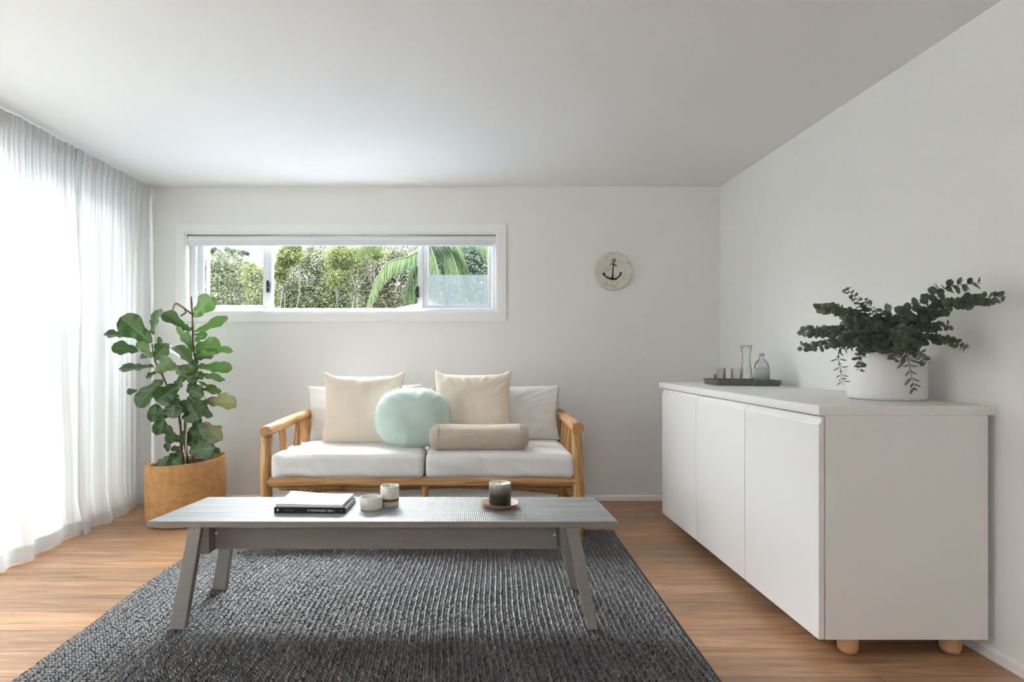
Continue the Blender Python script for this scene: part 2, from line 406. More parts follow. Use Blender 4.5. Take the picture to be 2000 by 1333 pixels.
# glazing sizes
wx0, wx1 = (361.8 - 912) * 4.7 / F, (971.5 - 912) * 4.7 / F
wz0, wz1 = EYE - (611.8 - 692) * 4.7 / F, EYE - (455.3 - 692) * 4.7 / F
DY0, DY1, DZ = 1.00, 4.45, 2.24                # sliding door opening in the left wall
struct(MB().box(WX0 - .12, WX1 + .1, YB, WY1 + .15, -.06, 0).build('floor', M['floor']))
struct(MB().box(WX0 - .12, WX1 + .1, YB, WY1 + .15, CZ, CZ + .25).build('ceiling', M['ceiling']))
b = MB()
b.box(WX0 - .12, wx0, WY1, WY1 + .13, 0, CZ).box(wx1, WX1 + .1, WY1, WY1 + .13, 0, CZ)
b.box(wx0, wx1, WY1, WY1 + .13, 0, wz0).box(wx0, wx1, WY1, WY1 + .13, wz1, CZ)
struct(b.build('wall_back', M['wall']))
struct(MB().box(WX1, WX1 + .1, YB, WY1, 0, CZ).build('wall_right', M['wall']))
b = MB()
b.box(WX0 - .12, WX0, YB, DY0, 0, CZ).box(WX0 - .12, WX0, DY1, WY1, 0, CZ).box(WX0 - .12, WX0, DY0, DY1, DZ, CZ)
struct(b.build('wall_left', M['wall']))
QX0, QX1, QZ0, QZ1 = -1.2, -.35, 1.4, 2.0     # unseen window added behind the camera as fill light
b = MB(); b.box(WX0 - .12, QX0, YB - .1, YB, 0, CZ).box(QX1, WX1 + .1, YB - .1, YB, 0, CZ).box(QX0, QX1, YB - .1, YB, 0, QZ0).box(QX0, QX1, YB - .1, YB, QZ1, CZ)
struct(b.build('wall_front', M['wall']))
b = MB(); b.box(QX0, QX1, YB - .09, YB - .03, QZ0, QZ0 + .05).box(QX0, QX1, YB - .09, YB - .03, QZ1 - .05, QZ1)
for x in (QX0, (QX0 + QX1) / 2 - .025, QX1 - .05): b.box(x, x + .05, YB - .09, YB - .03, QZ0 + .05, QZ1 - .05)
struct(b.build('fill_window', M['trim']))
sk = [(0, 0), (.014, 0), (.014, .030), (.010, .036), (.004, .041), (0, .041)]
struct(MB().prism([(WY1 - u, w) for u, w in sk], 'x', WX0, WX1).build('baseboard_back', M['trim']))
struct(MB().prism([(WX1 - u * 1.3, w * 1.15) for u, w in sk], 'y', YB, WY1 - .014).build('baseboard_right', M['trim']))
b = MB(); b.prism([(WX0 + u, w) for u, w in sk], 'y', YB, DY0); b.prism([(WX0 + u, w) for u, w in sk], 'y', DY1, WY1 - .014)
struct(b.build('baseboard_left', M['trim']))
# architrave round the high window
aw = .066; b = MB()
for x0, x1, z0, z1 in ((wx0 - aw, wx1 + aw, wz1, wz1 + aw), (wx0 - aw, wx1 + aw, wz0 - aw, wz0), (wx0 - aw, wx0, wz0, wz1), (wx1, wx1 + aw, wz0, wz1)):
    b.box(x0, x1, WY1 - .016, WY1 - .0005, z0, z1, .002)
struct(b.build('trim_1', M['trim']))
# reveal lining
b = MB(); t = .012
b.box(wx0, wx0 + t, WY1 - .01, WY1 + .10, wz0, wz1).box(wx1 - t, wx1, WY1 - .01, WY1 + .10, wz0, wz1)
b.box(wx0 + t, wx1 - t, WY1 - .01, WY1 + .10, wz0, wz0 + t).box(wx0 + t, wx1 - t, WY1 - .01, WY1 + .10, wz1 - t, wz1)
struct(b.build('trim_2', M['trim']))
# window: fixed frame, side sashes, open middle
YW = WY1 + .085
def PX(px, Y=YW): return (px - 912) * Y / F
def PZ(py, Y=YW): return EYE - (py - 692) * Y / F
win = bpy.data.objects.new('window_1', None); COL.objects.link(win); win.location = (PX(665), YW, PZ(603)); struct(win)
wo = win.location
def wbox(b, x0, x1, y0, y1, ya, yb, bev=.0015):
    return b.box(PX(x0) - wo.x, PX(x1) - wo.x, ya, yb, PZ(y1) - wo.z, PZ(y0) - wo.z, bev)
b = MB()
wbox(b, 372, 385.5, 452, 611, -.03, .045); wbox(b, 961.5, 972, 452, 611, -.03, .045)
wbox(b, 385.5, 961.5, 602.8, 611, -.03, .045); wbox(b, 385.5, 961.5, 456, 466, -.03, .045)
wbox(b, 521.5, 531.5, 466, 602.8, -.012, .045); wbox(b, 817, 826, 466, 602.8, -.012, .045)
b.build('window_frame', M['alu'], win)
for (a0, a1, g0, g1) in ((386.5, 522, 398, 513.5), (825, 961, 836.5, 953)):
    b = MB(); wbox(b, a0, g0, 468, 602, .0, .025); wbox(b, g1, a1, 468, 602, .0, .025)
    wbox(b, g0, g1, 596.5, 602, .0, .025); wbox(b, g0, g1, 468, 474, .0, .025)
    s = b.build('sash', M['alu'], win)
    b = MB(); b.box(PX(g0) - wo.x, PX(g1) - wo.x, .0125, .0135, PZ(596.5) - wo.z, PZ(474) - wo.z); b.build('pane', M['pane'], s)
for (x0, x1, y0, y1) in ((522.5, 530, 549, 572), (811, 818.5, 561, 583)):
    b = MB(); cx = PX((x0 + x1) / 2) - wo.x; h0 = PZ(y1) - wo.z; h1 = PZ(y0) - wo.z; w = .014; sgn = 1 if x0 < 600 else -1
    pts = [(-w * sgn, h0), (-w * sgn, h1)] + [(sgn * (w * .2 + w * .8 * math.sin(math.pi * k / 8)), h1 + (h0 - h1) * k / 8) for k in range(9)]
    b.prism([(cx + u, z) for u, z in pts], 'y', -.032, -.0125)
    l = b.build('latch', M['black'], win)
    MB().tube([(cx, -.034, (h0 + h1) / 2 - .008), (cx, -.028, (h0 + h1) / 2 - .008)], .004).build('screw', M['steel'], l)
# sheet standing in for pale reflected haze on the lower right hand pane
def haze_mat():
    a = N('haze_sheet'); t = a.n('BsdfTransparent'); d = a.n('BsdfDiffuse'); tl = a.n('BsdfTranslucent')
    d.inputs[0].default_value = (.62, .66, .69, 1); tl.inputs[0].default_value = (.060, .067, .071, 1)
    m1 = a.n('MixShader'); m1.inputs[0].default_value = .5; a.l(d.outputs[0], m1.inputs[1]); a.l(tl.outputs[0], m1.inputs[2])
    m2 = a.n('MixShader'); n = a.noise(a.coord('Object', (3, 1, 1), (0, R(40), 0)), 12, 4); a.l(a.math('MULTIPLY_ADD', n, .9, .12), m2.inputs[0])
    a.l(t.outputs[0], m2.inputs[1]); a.l(m1.outputs[0], m2.inputs[2]); a.l(m2.outputs[0], a.out.inputs[0]); return a.m
b = MB(); b.box(PX(836.5) - wo.x, PX(953) - wo.x, .008, .009, PZ(596.5) - wo.z, PZ(537) - wo.z)
b.build('haze_sheet', haze_mat(), win)
# sliding glass door behind the curtains
door = bpy.data.objects.new('door_1', None); COL.objects.link(door); door.location = (WX0 - .06, (DY0 + DY1) / 2, 0); struct(door)
h = (DY1 - DY0) / 2
b = MB(); b.box(-.05, .05, -h, -h + .05, 0, DZ).box(-.05, .05, h - .05, h, 0, DZ).box(-.05, .05, -h + .05, h - .05, DZ - .05, DZ).box(-.05, .05, -h + .05, h - .05, 0, .03)
b.build('door_frame', M['alu'], door)
pw = (2 * h - .1) / 3
for k in range(3):
    y0 = -h + .05 + k * pw; y1 = y0 + pw; b = MB(); xo = (-.02, .0, .02)[k]
    b.box(xo - .015, xo + .015, y0, y0 + .05, .03, DZ - .05).box(xo - .015, xo + .015, y1 - .05, y1, .03, DZ - .05)
    b.box(xo - .015, xo + .015, y0 + .05, y1 - .05, .03, .10).box(xo - .015, xo + .015, y0 + .05, y1 - .05, DZ - .10, DZ - .05)
    s = b.build('sliding_panel', M['alu'], door)
    MB().box(xo - .002, xo + .002, y0 + .05, y1 - .05, .10, DZ - .10).build('pane', M['pane'], s)

# ---------------------------------------------------------------- roller blind
YB_ = WY1 + .028
bl = thing('roller_blind', 'white roller blind rolled up at the top of the high window', 'blind', (PX(668, YB_), YB_, PZ(471, YB_)))
x0 = PX(371, YB_) - bl.location.x; x1 = PX(967, YB_) - bl.location.x
rr = .0385
b = MB(); b.tube([(x0, 0, 0), (x1, 0, 0)], rr, 28); b.build('rolled_fabric', M['blind'], bl, auto=40)
b = MB(); b.prism([(-rr, 0), (-rr - .0015, 0), (-rr - .002, -.042), (-rr + .003, -.045), (-rr + .006, -.04), (-rr + .002, -.03)], 'x', x0 + .012, x1 - .012)
b.build('bottom_rail', M['alu'], bl)
for xs, s in ((x0, -1), (x1, 1)):
    b = MB(); b.prism([(-.034, -.034), (.03, -.034), (.034, .0), (.034, .036), (-.034, .036)], 'x', xs + s * .002, xs + s * .008)
    b.build('bracket', M['alu'], bl)
cz = [(x0 - .004, -.045, .0), (x0 - .010, -.055, -.15), (x0 - .018, -.058, -.35), (x0 - .022, -.052, -.55), (x0 - .02, -.05, -.62)]
MB().tube(catmull(cz, 8), .0015, 6).build('pull_cord', M['alu'], bl)

# ---------------------------------------------------------------- sheer curtains
def curtain(name, y0, y1, label, seed, amp, flare, ny, nfold):
    rnd = random.Random(seed)
    o = thing(name, label, 'curtain', (-2.42, (y0 + y1) / 2, 0), group='sheer white curtains in front of the sliding door')
    yc = (y0 + y1) / 2; nz = 60; V = []; Fs = []
    ph = [rnd.uniform(0, 6.28) for _ in range(6)]; fr = [rnd.uniform(.75, 1.3) for _ in range(6)]
    for i in range(ny + 1):
        s = i / ny; y = y0 + (y1 - y0) * s
        for j in range(nz + 1):
            t = j / nz; z = .003 + (CZ - .012) * (1 - t)
            g = s * nfold * 2 * math.pi
            broad = math.sin(g * .5 * fr[0] + ph[0]) * .7 + math.sin(g * fr[1] + ph[1]) * .6 + math.sin(g * 1.9 * fr[2] + ph[2]) * .22
            fine = math.sin(g * 4.3 + ph[3]) * .5 + math.sin(g * 6.7 * fr[4] + ph[4]) * .5
            top = max(0, 1 - t / .07)
            dx = amp * broad * (.22 + .78 * sm(0, .5, t)) + .007 * fine * (1 - sm(.0, .25, t)) + .0016 * fine
            yy = y + flare(s, t) + .25 * amp * math.cos(g * 1.4 + ph[5]) * sm(0, .4, t)
            dx += .05 * sm(.90, 1, t) * (noise.noise(Vector((yy * 3, seed, 0))) + .45)
            if j > nz - 4: z += .004 * noise.noise(Vector((yy * 6, seed + 5, j))) + .002
            V.append((dx + .01 * top, yy - yc, z))
    for i in range(ny):
        for j in range(nz):
            a = i * (nz + 1) + j; Fs.append((a, a + 1, a + nz + 2, a + nz + 1))
    body = mesh_obj('drape', V, Fs, M['sheer'], o)
    # gathered heading tape and bottom hem: second layer of cloth
    def strip(nm, j0, j1, off):
        v = []; f = []; k = j1 - j0
        for i in range(ny + 1):
            for j in range(j0, j1 + 1):
                p = Vector(V[i * (nz + 1) + j]); p.x += off; v.append(p)
        for i in range(ny):
            for j in range(k):
                a = i * (k + 1) + j; f.append((a, a + 1, a + k + 2, a + k + 1))
        mesh_obj(nm, v, f, M['sheer'], o)
    strip('heading', 0, 2, .004); strip('hem', nz - 2, nz, .004)
    return o
curtain('sheer_curtain', 0.15, 3.80, 'long sheer white curtain at left edge, brightest, ending at the slit', 3, .030,
        lambda s, t: .06 * s ** 3 * math.sin(t * 3.0) - .03 * math.exp(-((t - .38) / .13) ** 2) * s ** 20 + .10 * s ** 8 * sm(.55, .95, t), 700, 15)
curtain('sheer_curtain', 3.79, 4.67, 'narrower sheer white curtain between the slit and the back corner', 8, .026,
        lambda s, t: .03 * math.exp(-((t - .38) / .13) ** 2) * (1 - s) ** 20, 260, 5)
b = MB(); b.tube([(-2.462, .1, 2.390), (-2.462, 4.68, 2.390)], .008, 10)
tag(b.build('curtain_rail', M['trim'], smooth=True), 'slim white curtain rail on ceiling above the sheer curtains', 'curtain rail')

# ---------------------------------------------------------------- rug (braided stitches as real geometry)
def rug():
    rng = np.random.default_rng(4)
    # world outline corners: far right, near right, far left, near left
    W = 2.42; L = 2.75; pitch = .0250; st = .0190
    nb = int(W / pitch); ns = int(L / st)
    base = np.array([(0, -1, 0), (0, -.55, .75), (.75, -.35, .15), (-.75, -.35, .15), (0, .1, 1.0), (.9, .25, .2), (-.9, .25, .2), (0, .7, .62), (.55, .7, .1), (-.55, .7, .1), (0, 1.05, .05)])
    fc = [(0, 2, 1), (0, 1, 3), (1, 2, 5), (1, 5, 4), (1, 4, 6), (1, 6, 3), (4, 5, 8), (4, 8, 7), (4, 7, 9), (4, 9, 6), (7, 8, 10), (7, 10, 9)]
    i, j, side = np.meshgrid(np.arange(nb), np.arange(ns), np.array([-1, 1]), indexing='ij')
    i = i.ravel(); j = j.ravel(); side = side.ravel(); n = len(i)
    u = (i + .5) * pitch; v = (j + .5 + .25 * side) * st
    bend = .012 * np.sin(v * 2.1 + 1) + .006 * np.sin(v * 5.3 + i * .05)
    x = u + side * pitch * .23 + bend + rng.normal(0, .0009, n)
    y = v + rng.normal(0, .0014, n) + .010 * np.sin(i * .23) * (v > L - .1)
    ang = side * (.48 + rng.normal(0, .12, n)) + rng.normal(0, .12, n)
    sc = 1 + rng.normal(0, .12, n)
    Bv = base[None] * np.stack([.0058 * sc, .0130 * sc, .0085 * (sc + rng.normal(0, .12, n))], 1)[:, None, :]
    ca, sa = np.cos(ang)[:, None], np.sin(ang)[:, None]
    X = Bv[:, :, 0] * ca - Bv[:, :, 1] * sa + x[:, None]; Yv = Bv[:, :, 0] * sa + Bv[:, :, 1] * ca + y[:, None]
    hb = .0042 + .0022 * np.abs(np.sin(i * 1.7 + v * 9)) 
    Z = Bv[:, :, 2] + hb[:, None]
    s = Yv / L
    # the rug lies a little askew and bulges at its sides
    x0 = -1.50 - .035 * np.sin(s * 3.3) - .02 * s; x1 = .865 + .075 * (s ** 1.2)
    Xw = x0 + (x1 - x0) * (X / W)
    Yw = 1.12 + Yv + .03 * np.sin(Xw * 2.0) - .05 * np.clip(Xw - .75, 0, 1)
    verts = np.stack([Xw, Yw, Z], 2).reshape(-1, 3)
    nvb = len(base); fa = np.array(fc)[None] + (np.arange(n) * nvb)[:, None, None]; fa = fa.reshape(-1, 3)
    me = bpy.data.meshes.new('rug'); me.vertices.add(len(verts)); me.vertices.foreach_set('co', verts.astype(np.float32).ravel())
    me.loops.add(len(fa) * 3); me.loops.foreach_set('vertex_index', fa.astype(np.int32).ravel())
    me.polygons.add(len(fa)); me.polygons.foreach_set('loop_start', np.arange(0, len(fa) * 3, 3, dtype=np.int32))
    me.polygons.foreach_set('use_smooth', np.ones(len(fa), dtype=bool))
    me.update(calc_edges=True)
    strand = .5 + .5 * np.sin(i * 12.9898 + np.floor(v * 2.2 + i * .37) * 4.1)
    tone = np.clip(rng.beta(2.2, 3.0, n) * .68 + .2 * strand + (rng.random(n) > .97) * .45, 0, 1)
    at = me.attributes.new('tone', 'FLOAT', 'POINT'); at.data.foreach_set('value', np.repeat(tone, nvb).astype(np.float32))
    me.materials.append(M['rug'])
    o = bpy.data.objects.new('braided_rug', me); COL.objects.link(o)
    tag(o, 'charcoal braided jute rug lying on the timber floor under the low table', 'rug')
    # dark woven ground below the stitches
    V = []; n_ = 40
    for k in range(n_ + 1):
        s_ = k / n_; yy = L * s_
        for q in range(9):
            r = q / 8; xa = -1.50 - .035 * math.sin(s_ * 3.3) - .02 * s_; xb = .865 + .075 * s_ ** 1.2
            xx = xa + (xb - xa) * (r * .985 + .0075); V.append((xx, 1.12 + yy * .992 + .008 + .03 * math.sin(xx * 2) - .05 * max(0, xx - .75), .0035))
    Fs = [(k * 9 + q, k * 9 + q + 1, (k + 1) * 9 + q + 1, (k + 1) * 9 + q) for k in range(n_) for q in range(8)]
    mesh_obj('backing', V, Fs, M['black'], o)
rug()

# ---------------------------------------------------------------- low table
TT = .445                                         # top height
tb = thing('coffee_table', 'long low grey table with ribbed top and splayed taupe legs', 'coffee table', (-.33, 2.69, 0))
T0 = tb.location
def tl(x, y, z): return (x - T0.x, y - T0.y, z - T0.z)
c4 = [(-1.290, 2.473), (.611, 2.473), (.601, 2.90), (-1.2216, 2.90)]
nx, ny_ = 120, 12
b = MB(); b.prism([(x - T0.x, y - T0.y) for x, y in c4], 'z', TT - .024, TT - .0012); b.build('tabletop', M['taupe'], tb)
b = MB(); e = .0012
ci = [(c4[0][0] + e, c4[0][1] + e), (c4[1][0] - e, c4[1][1] + e), (c4[2][0] - e, c4[2][1] - e), (c4[3][0] + e, c4[3][1] - e)]
b.prism([(x - T0.x, y - T0.y) for x, y in ci], 'z', TT - .0012, TT); 
# five shallow grooves between the boards are cut as real gaps
b.build('ribbed_surface', M['table_top'], tb)
def leg(b, xt0, xt1, xb0, xb1, yt0, yt1, yb0, yb1, zt, zb):
    v = [tl(*p) for p in ((xb0, yb0, zb), (xb1, yb0, zb), (xb1, yb1, zb), (xb0, yb1, zb), (xt0, yt0, zt), (xt1, yt0, zt), (xt1, yt1, zt), (xt0, yt1, zt))]
    b.add(v, [(0, 1, 2, 3), (4, 7, 6, 5), (0, 4, 5, 1), (1, 5, 6, 2), (2, 6, 7, 3), (3, 7, 4, 0)])
zl = .0115
for (xt0, xt1, xb0, xb1) in ((-1.124, -1.072, -1.199, -1.135), (.398, .452, .487, .527)):
    for (yt0, yt1, yb0, yb1) in ((2.478, 2.520, 2.468, 2.505), (2.855, 2.895, 2.885, 2.925)):
        b = MB(); leg(b, xt0, xt1, xb0, xb1, yt0, yt1, yb0, yb1, TT - .0245, zl)
        o = b.build('leg', M['taupe_leg'], tb)
        m = o.modifiers.new('bevel', 'BEVEL'); m.width = .003; m.segments = 2
for x0, x1 in ((-1.088, -1.050), (.376, .412)):
    b = MB()
    v = [tl(*p) for p in ((x0 - (.01 if x0 < 0 else -.012), 2.50, .305), (x1, 2.50, .305), (x1, 2.875, .305), (x0 - (.01 if x0 < 0 else -.012), 2.875, .305),
                          (x0, 2.50, TT - .0245), (x1, 2.50, TT - .0245), (x1, 2.875, TT - .0245), (x0, 2.875, TT - .0245))]
    b.add(v, [(0, 1, 2, 3), (4, 7, 6, 5), (0, 4, 5, 1), (1, 5, 6, 2), (2, 6, 7, 3), (3, 7, 4, 0)])
    b.build('side_rail', M['taupe'], tb)
for y0 in (2.567, 2.80):
    b = MB(); b.box(-1.050 - T0.x, .376 - T0.x, y0 - T0.y, y0 + .022 - T0.y, .305, TT - .0245); b.build('apron', M['taupe'], tb)
b = MB(); b.tube([tl(-1.045, 2.561, .372), tl(-1.045, 2.568, .372)], .006, 12); b.build('bolt', M['steel'], tb)
b = MB(); b.tube([tl(.366, 2.561, .365), tl(.366, 2.568, .365)], .006, 12); b.build('bolt', M['steel'], tb)

# ---------------------------------------------------------------- log sofa
sf = thing('log_sofa', 'two-seat sofa frame of peeled logs with white seat cushions', 'sofa', (-.27, 4.1, 0))
S0 = sf.location
def log(name, pts, rad, seed, mat='log', cap=None):
    P = catmull([Vector(p) - S0 for p in pts], 7); n = len(P); rnd = random.Random(seed)
    if not hasattr(rad, '__len__'): rad = [rad, rad]
    rr = [rad[0] + (rad[-1] - rad[0]) * k / (n - 1) for k in range(n)]
    rr = [r * (1 + .10 * noise.noise(Vector((k * .35 + seed * 9, seed, 0)))) for k, r in enumerate(rr)]
    for _ in range(2):
        k0 = rnd.randint(1, n - 2); rr[k0] *= 1.08
    # rounded ends
    d0 = (P[1] - P[0]).normalized() * .006; d1 = (P[-1] - P[-2]).normalized() * .006
    P = [P[0] - d0] + P + [P[-1] + d1]; rr = [rr[0] * .86] + rr + [rr[-1] * .86]
    o = MB().tube(P, rr, 18, True, .10, seed).build(name, M[mat], sf, auto=38)
    return o
def endcap(p, d, r):
    p = Vector(p) - S0; d = Vector(d).normalized()
    return MB().tube([p, p + d * .0018], [r, r * .97], 18).build('cut_end', M['endgrain'], sf)
ZS = .0
log('front_post', [(-1.238, 3.775, .0), (-1.232, 3.775, .22), (-1.238, 3.775, .42), (-1.226, 3.775, .625)], [.038, .033], 1)
log('front_post', [(.680, 3.775, .0), (.684, 3.775, .25), (.678, 3.775, .45), (.672, 3.775, .655)], [.037, .033], 2)
log('back_post', [(-1.16, 4.43, .0), (-1.13, 4.44, .35), (-1.10, 4.45, .66)], [.036, .032], 3)
log('back_post', [(.69, 4.43, .0), (.69, 4.44, .35), (.675, 4.45, .66)], [.036, .032], 4)
a1 = log('armrest', [(-1.215, 3.70, .652), (-1.19, 3.95, .668), (-1.15, 4.2, .690), (-1.115, 4.52, .690)], [.035, .033], 5)
a2 = log('armrest', [(.668, 3.70, .672), (.672, 3.95, .675), (.676, 4.2, .680), (.680, 4.52, .682)], [.038, .033], 6)
endcap((-1.216, 3.6935, .652), (.02, -1, 0), .030); endcap((.668, 3.6935, .672), (0, -1, 0), .033)
for k, (xb, xt, y, yb) in enumerate(((-1.165, -1.185, 3.93, 3.90), (-1.15, -1.125, 4.10, 4.05), (-1.10, -1.13, 4.22, 4.26), (-1.12, -1.12, 4.33, 4.36))):
    log('arm_slat', [(xb, yb, .36), ((xb + xt) / 2 + .008, (y + yb) / 2, .5), (xt, y, .66)], [.026, .021], 10 + k)
for k, (xb, xt, y, yb) in enumerate(((.665, .672, 3.93, 3.96), (.66, .672, 4.08, 4.06), (.672, .675, 4.22, 4.25))):
    log('arm_slat', [(xb, yb, .36), ((xb + xt) / 2 - .006, (y + yb) / 2, .5), (xt, y, .66)], [.026, .021], 20 + k)
log('front_rail', [(-1.225, 3.78, .333), (-.9, 3.775, .342), (-.4, 3.78, .336), (.1, 3.775, .340), (.68, 3.78, .336)], [.036, .032], 30)
log('seat_rail', [(-1.15, 4.40, .33), (-.3, 4.41, .33), (.69, 4.40, .33)], [.032, .030], 31)
log('side_rail', [(-1.205, 3.80, .325), (-1.16, 4.42, .325)], [.03, .03], 32)
log('side_rail', [(.675, 3.80, .325), (.69, 4.42, .325)], [.03, .03], 33)
log('back_rail', [(-1.11, 4.50, .665), (-.3, 4.52, .66), (.68, 4.50, .67)], [.030, .030], 34)
log('back_rail', [(-1.11, 4.47, .52), (-.3, 4.48, .52), (.68, 4.47, .52)], [.026, .026], 35)
log('center_leg', [(-.255, 3.80, .0), (-.258, 3.80, .31)], [.022, .022], 36)
log('brace', [(-.99, 3.86, .02), (-.98, 3.9, .12), (-.97, 3.92, .25), (-.80, 3.93, .285)], [.04, .03], 37)
log('stretcher', [(-1.20, 3.95, .275), (-.7, 3.96, .262), (-.2, 3.96, .282), (.3, 3.97, .268), (.67, 3.95, .235)], [.030, .028], 38)
log('stretcher', [(.60, 3.87, .28), (.69, 4.1, .12)], [.022, .022], 39)
# slats that carry the seat cushions
for k in range(9):
    x = -1.12 + k * .205
    b = MB(); b.box(x - .035 - S0.x, x + .035 - S0.x, 3.80 - S0.y, 4.41 - S0.y, .352, .364); b.build('seat_slat', M['taupe'], sf)

def rbox(size, r, n, fn=None):
    """rounded box as verts/faces, centred; fn(p, normal) -> p"""
    sx, sy, sz = (s / 2 for s in size); V = []; Fs = []; idx = {}
    def vert(c):
        k = tuple(round(q, 5) for q in c)
        if k in idx: return idx[k]
        p = Vector((c[0] * sx, c[1] * sy, c[2] * sz)); inner = Vector((max(-sx + r, min(sx - r, p.x)), max(-sy + r, min(sy - r, p.y)), max(-sz + r, min(sz - r, p.z))))
        d = p - inner; nrm = d.normalized() if d.length > 1e-9 else Vector((0, 0, 1)); q = inner + nrm * r
        if fn: q = fn(q, nrm, c)
        idx[k] = len(V); V.append(q); return idx[k]
    ns = [max(6, int(n * s / max(size))) for s in size]
    def gr(m):   # denser near the ends
        return [math.sin((k / m - .5) * math.pi) * .35 + (2 * k / m - 1) * .65 for k in range(m + 1)]
    G = [gr(m) for m in ns]
    for ax in range(3):
        o1, o2 = [q for q in range(3) if q != ax]
        for sgn in (-1, 1):
            for a in range(ns[o1]):
                for b_ in range(ns[o2]):
                    quad = []
                    for (da, db) in ((0, 0), (1, 0), (1, 1), (0, 1)):
                        c = [0, 0, 0]; c[ax] = sgn; c[o1] = G[o1][a + da]; c[o2] = G[o2][b_ + db]; quad.append(vert(c))
                    Fs.append(quad if (sgn == 1) != (ax == 1) else quad[::-1])
    return V, Fs
def wrinkle(p, k, s, seed): return k * (noise.noise(Vector((p.x * s[0] + seed, p.y * s[1], p.z * s[2]))) )
def ridge(p, dirv, freq, seed, warp=.6):
    """soft directional fold lines, 0..1"""
    q = p.dot(dirv) * freq + warp * noise.noise(p * 5 + Vector((seed, 0, 0)))*3
    return abs(noise.noise(Vector((q, seed, p.dot(dirv.cross(Vector((0, 1, 0)))) * 2))))
def seat_cushion(name, x0, x1, seed, label):
    zc = .364; hgt = .145; y0, y1 = 3.735, 4.40; d = y1 - y0; w = x1 - x0
    def fn(q, n, c):
        q = Vector(q); fold = .35 + (1.3 * math.exp(-((q.x + .2) / .22) ** 2) if seed == 11 else .9 * math.exp(-((q.x + .40) / .10) ** 2))
        edge = (1 - abs(c[0]) ** 6) * (1 - abs(c[1]) ** 6)
        if n.z > .3 or c[2] > .9: q.z += .012 * edge
        q += n * (.004 * noise.noise(q * 4 + Vector((seed, 0, 0))))
        fl = math.exp(-((c[2]) / .9) ** 2) * (abs(n.y) > .5)
        q.y += n.y * .034 * fl * fold * (ridge(q, Vector((.62, 0, .78)), 11, seed, .25) - .2)
        # slight sag at lower outer corner
        q.z -= .008 * (c[2] < 0) * (abs(c[0]) ** 8)
        q.z += .006 * noise.noise(Vector((q.x * 5, seed, 0))) * (c[2] < -.3)
        return q
    V, Fs = rbox((w, d, hgt), .034, 110, fn)
    o = mesh_obj(name, [v + Vector((0, 0, hgt / 2)) for v in V], Fs, M['seat']); o.location = ((x0 + x1) / 2, (y0 + y1) / 2, zc + .001)
    # piping seam
    return tag(o, label, 'cushion', 'white seat cushions on the log sofa')
seat_cushion('seat_cushion', -1.197, -.262, 3, 'white cotton seat cushion on left half of log sofa')
seat_cushion('seat_cushion', -.254, .655, 11, 'white cotton seat cushion on right half of log sofa, creased front')

def pillow(name, w, h, t, mat, loc, rx, rz, ry, seed, label, group, pinch=.10, pw=.5, sag=.1, folds=.006, ear=0):
    n = 56; V = []; Fs = []
    for side in (1, -1):
        base = len(V)
        for i in range(n + 1):
            for j in range(n + 1):
                u = math.sin((i / n - .5) * math.pi) * .5 + (2 * i / n - 1) * .5; v = math.sin((j / n - .5) * math.pi) * .5 + (2 * j / n - 1) * .5
                x = u * w / 2 * (1 - pinch * (1 - v * v) * u * u); z = v * h / 2 * (1 - pinch * (1 - u * u) * v * v)
                e = max(0, (1 - abs(u) ** 2.2)) * max(0, (1 - abs(v) ** 2.2))
                th = t / 2 * e ** pw * (1 - sag * v)
                p = Vector((x, 0, z))
                dr = Vector((u, 0, v)) ; cd = abs(u * v)
                fr = abs(noise.noise(Vector((math.atan2(v, u) * 7, seed, cd * 1.5)))) * sm(.35, .9, dr.length) * e ** .3
                th += folds * (noise.noise(Vector((x * 9 + seed, z * 9, side))) * e ** .3 + 1.5 * fr)
                y = -side * th + .003 * noise.noise(Vector((x * 12, z * 12, seed)))
                zz = z - .012 * sm(.6, 1, -v) * (1 - abs(u)) + ear * (sm(.75, 1, abs(u)) * sm(.8, 1, v)) * .02
                V.append(Vector((x, y, zz)))
        for i in range(n):
            for j in range(n):
                a = base + i * (n + 1) + j; q = (a, a + n + 1, a + n + 2, a + 1); Fs.append(q if side == 1 else q[::-1])
    o = mesh_obj(name, [v + Vector((0, 0, h / 2)) for v in V], Fs, M[mat])
    bm = bmesh.new(); bm.from_mesh(o.data); bmesh.ops.remove_doubles(bm, verts=bm.verts[:], dist=.0012); bm.to_mesh(o.data); bm.free()
    o.location = loc; o.rotation_euler = (rx, ry, rz)
    return tag(o, label, 'pillow', group)
ST = .518
pillow('back_pillow', .80, .385, .13, 'white_linen', (-.722, 4.34, ST - .004), R(-8), R(2), R(-1), 1, 'off-white linen back pillow mostly hidden behind left cream pillow', 'off-white back pillows on the log sofa', .05)
pillow('back_pillow', .86, .385, .13, 'white_linen', (.225, 4.35, ST - .004), R(-8), R(-2), R(0), 2, 'off-white linen back pillow showing at right end of the sofa', 'off-white back pillows on the log sofa', .05, folds=.017)
pillow('cream_pillow', .545, .475, .15, 'cream', (-.705, 4.15, ST - .006), R(-13), R(3), R(0), 5, 'square cream linen pillow on left side, behind mint cushion', 'square cream pillows on the log sofa', .055, ear=1)
pillow('cream_pillow', .525, .485, .15, 'cream', (.035, 4.15, ST - .004), R(-13), R(-3), R(0), 7, 'square cream linen pillow behind the knitted bolster', 'square cream pillows on the log sofa', .06, folds=.011, ear=1)
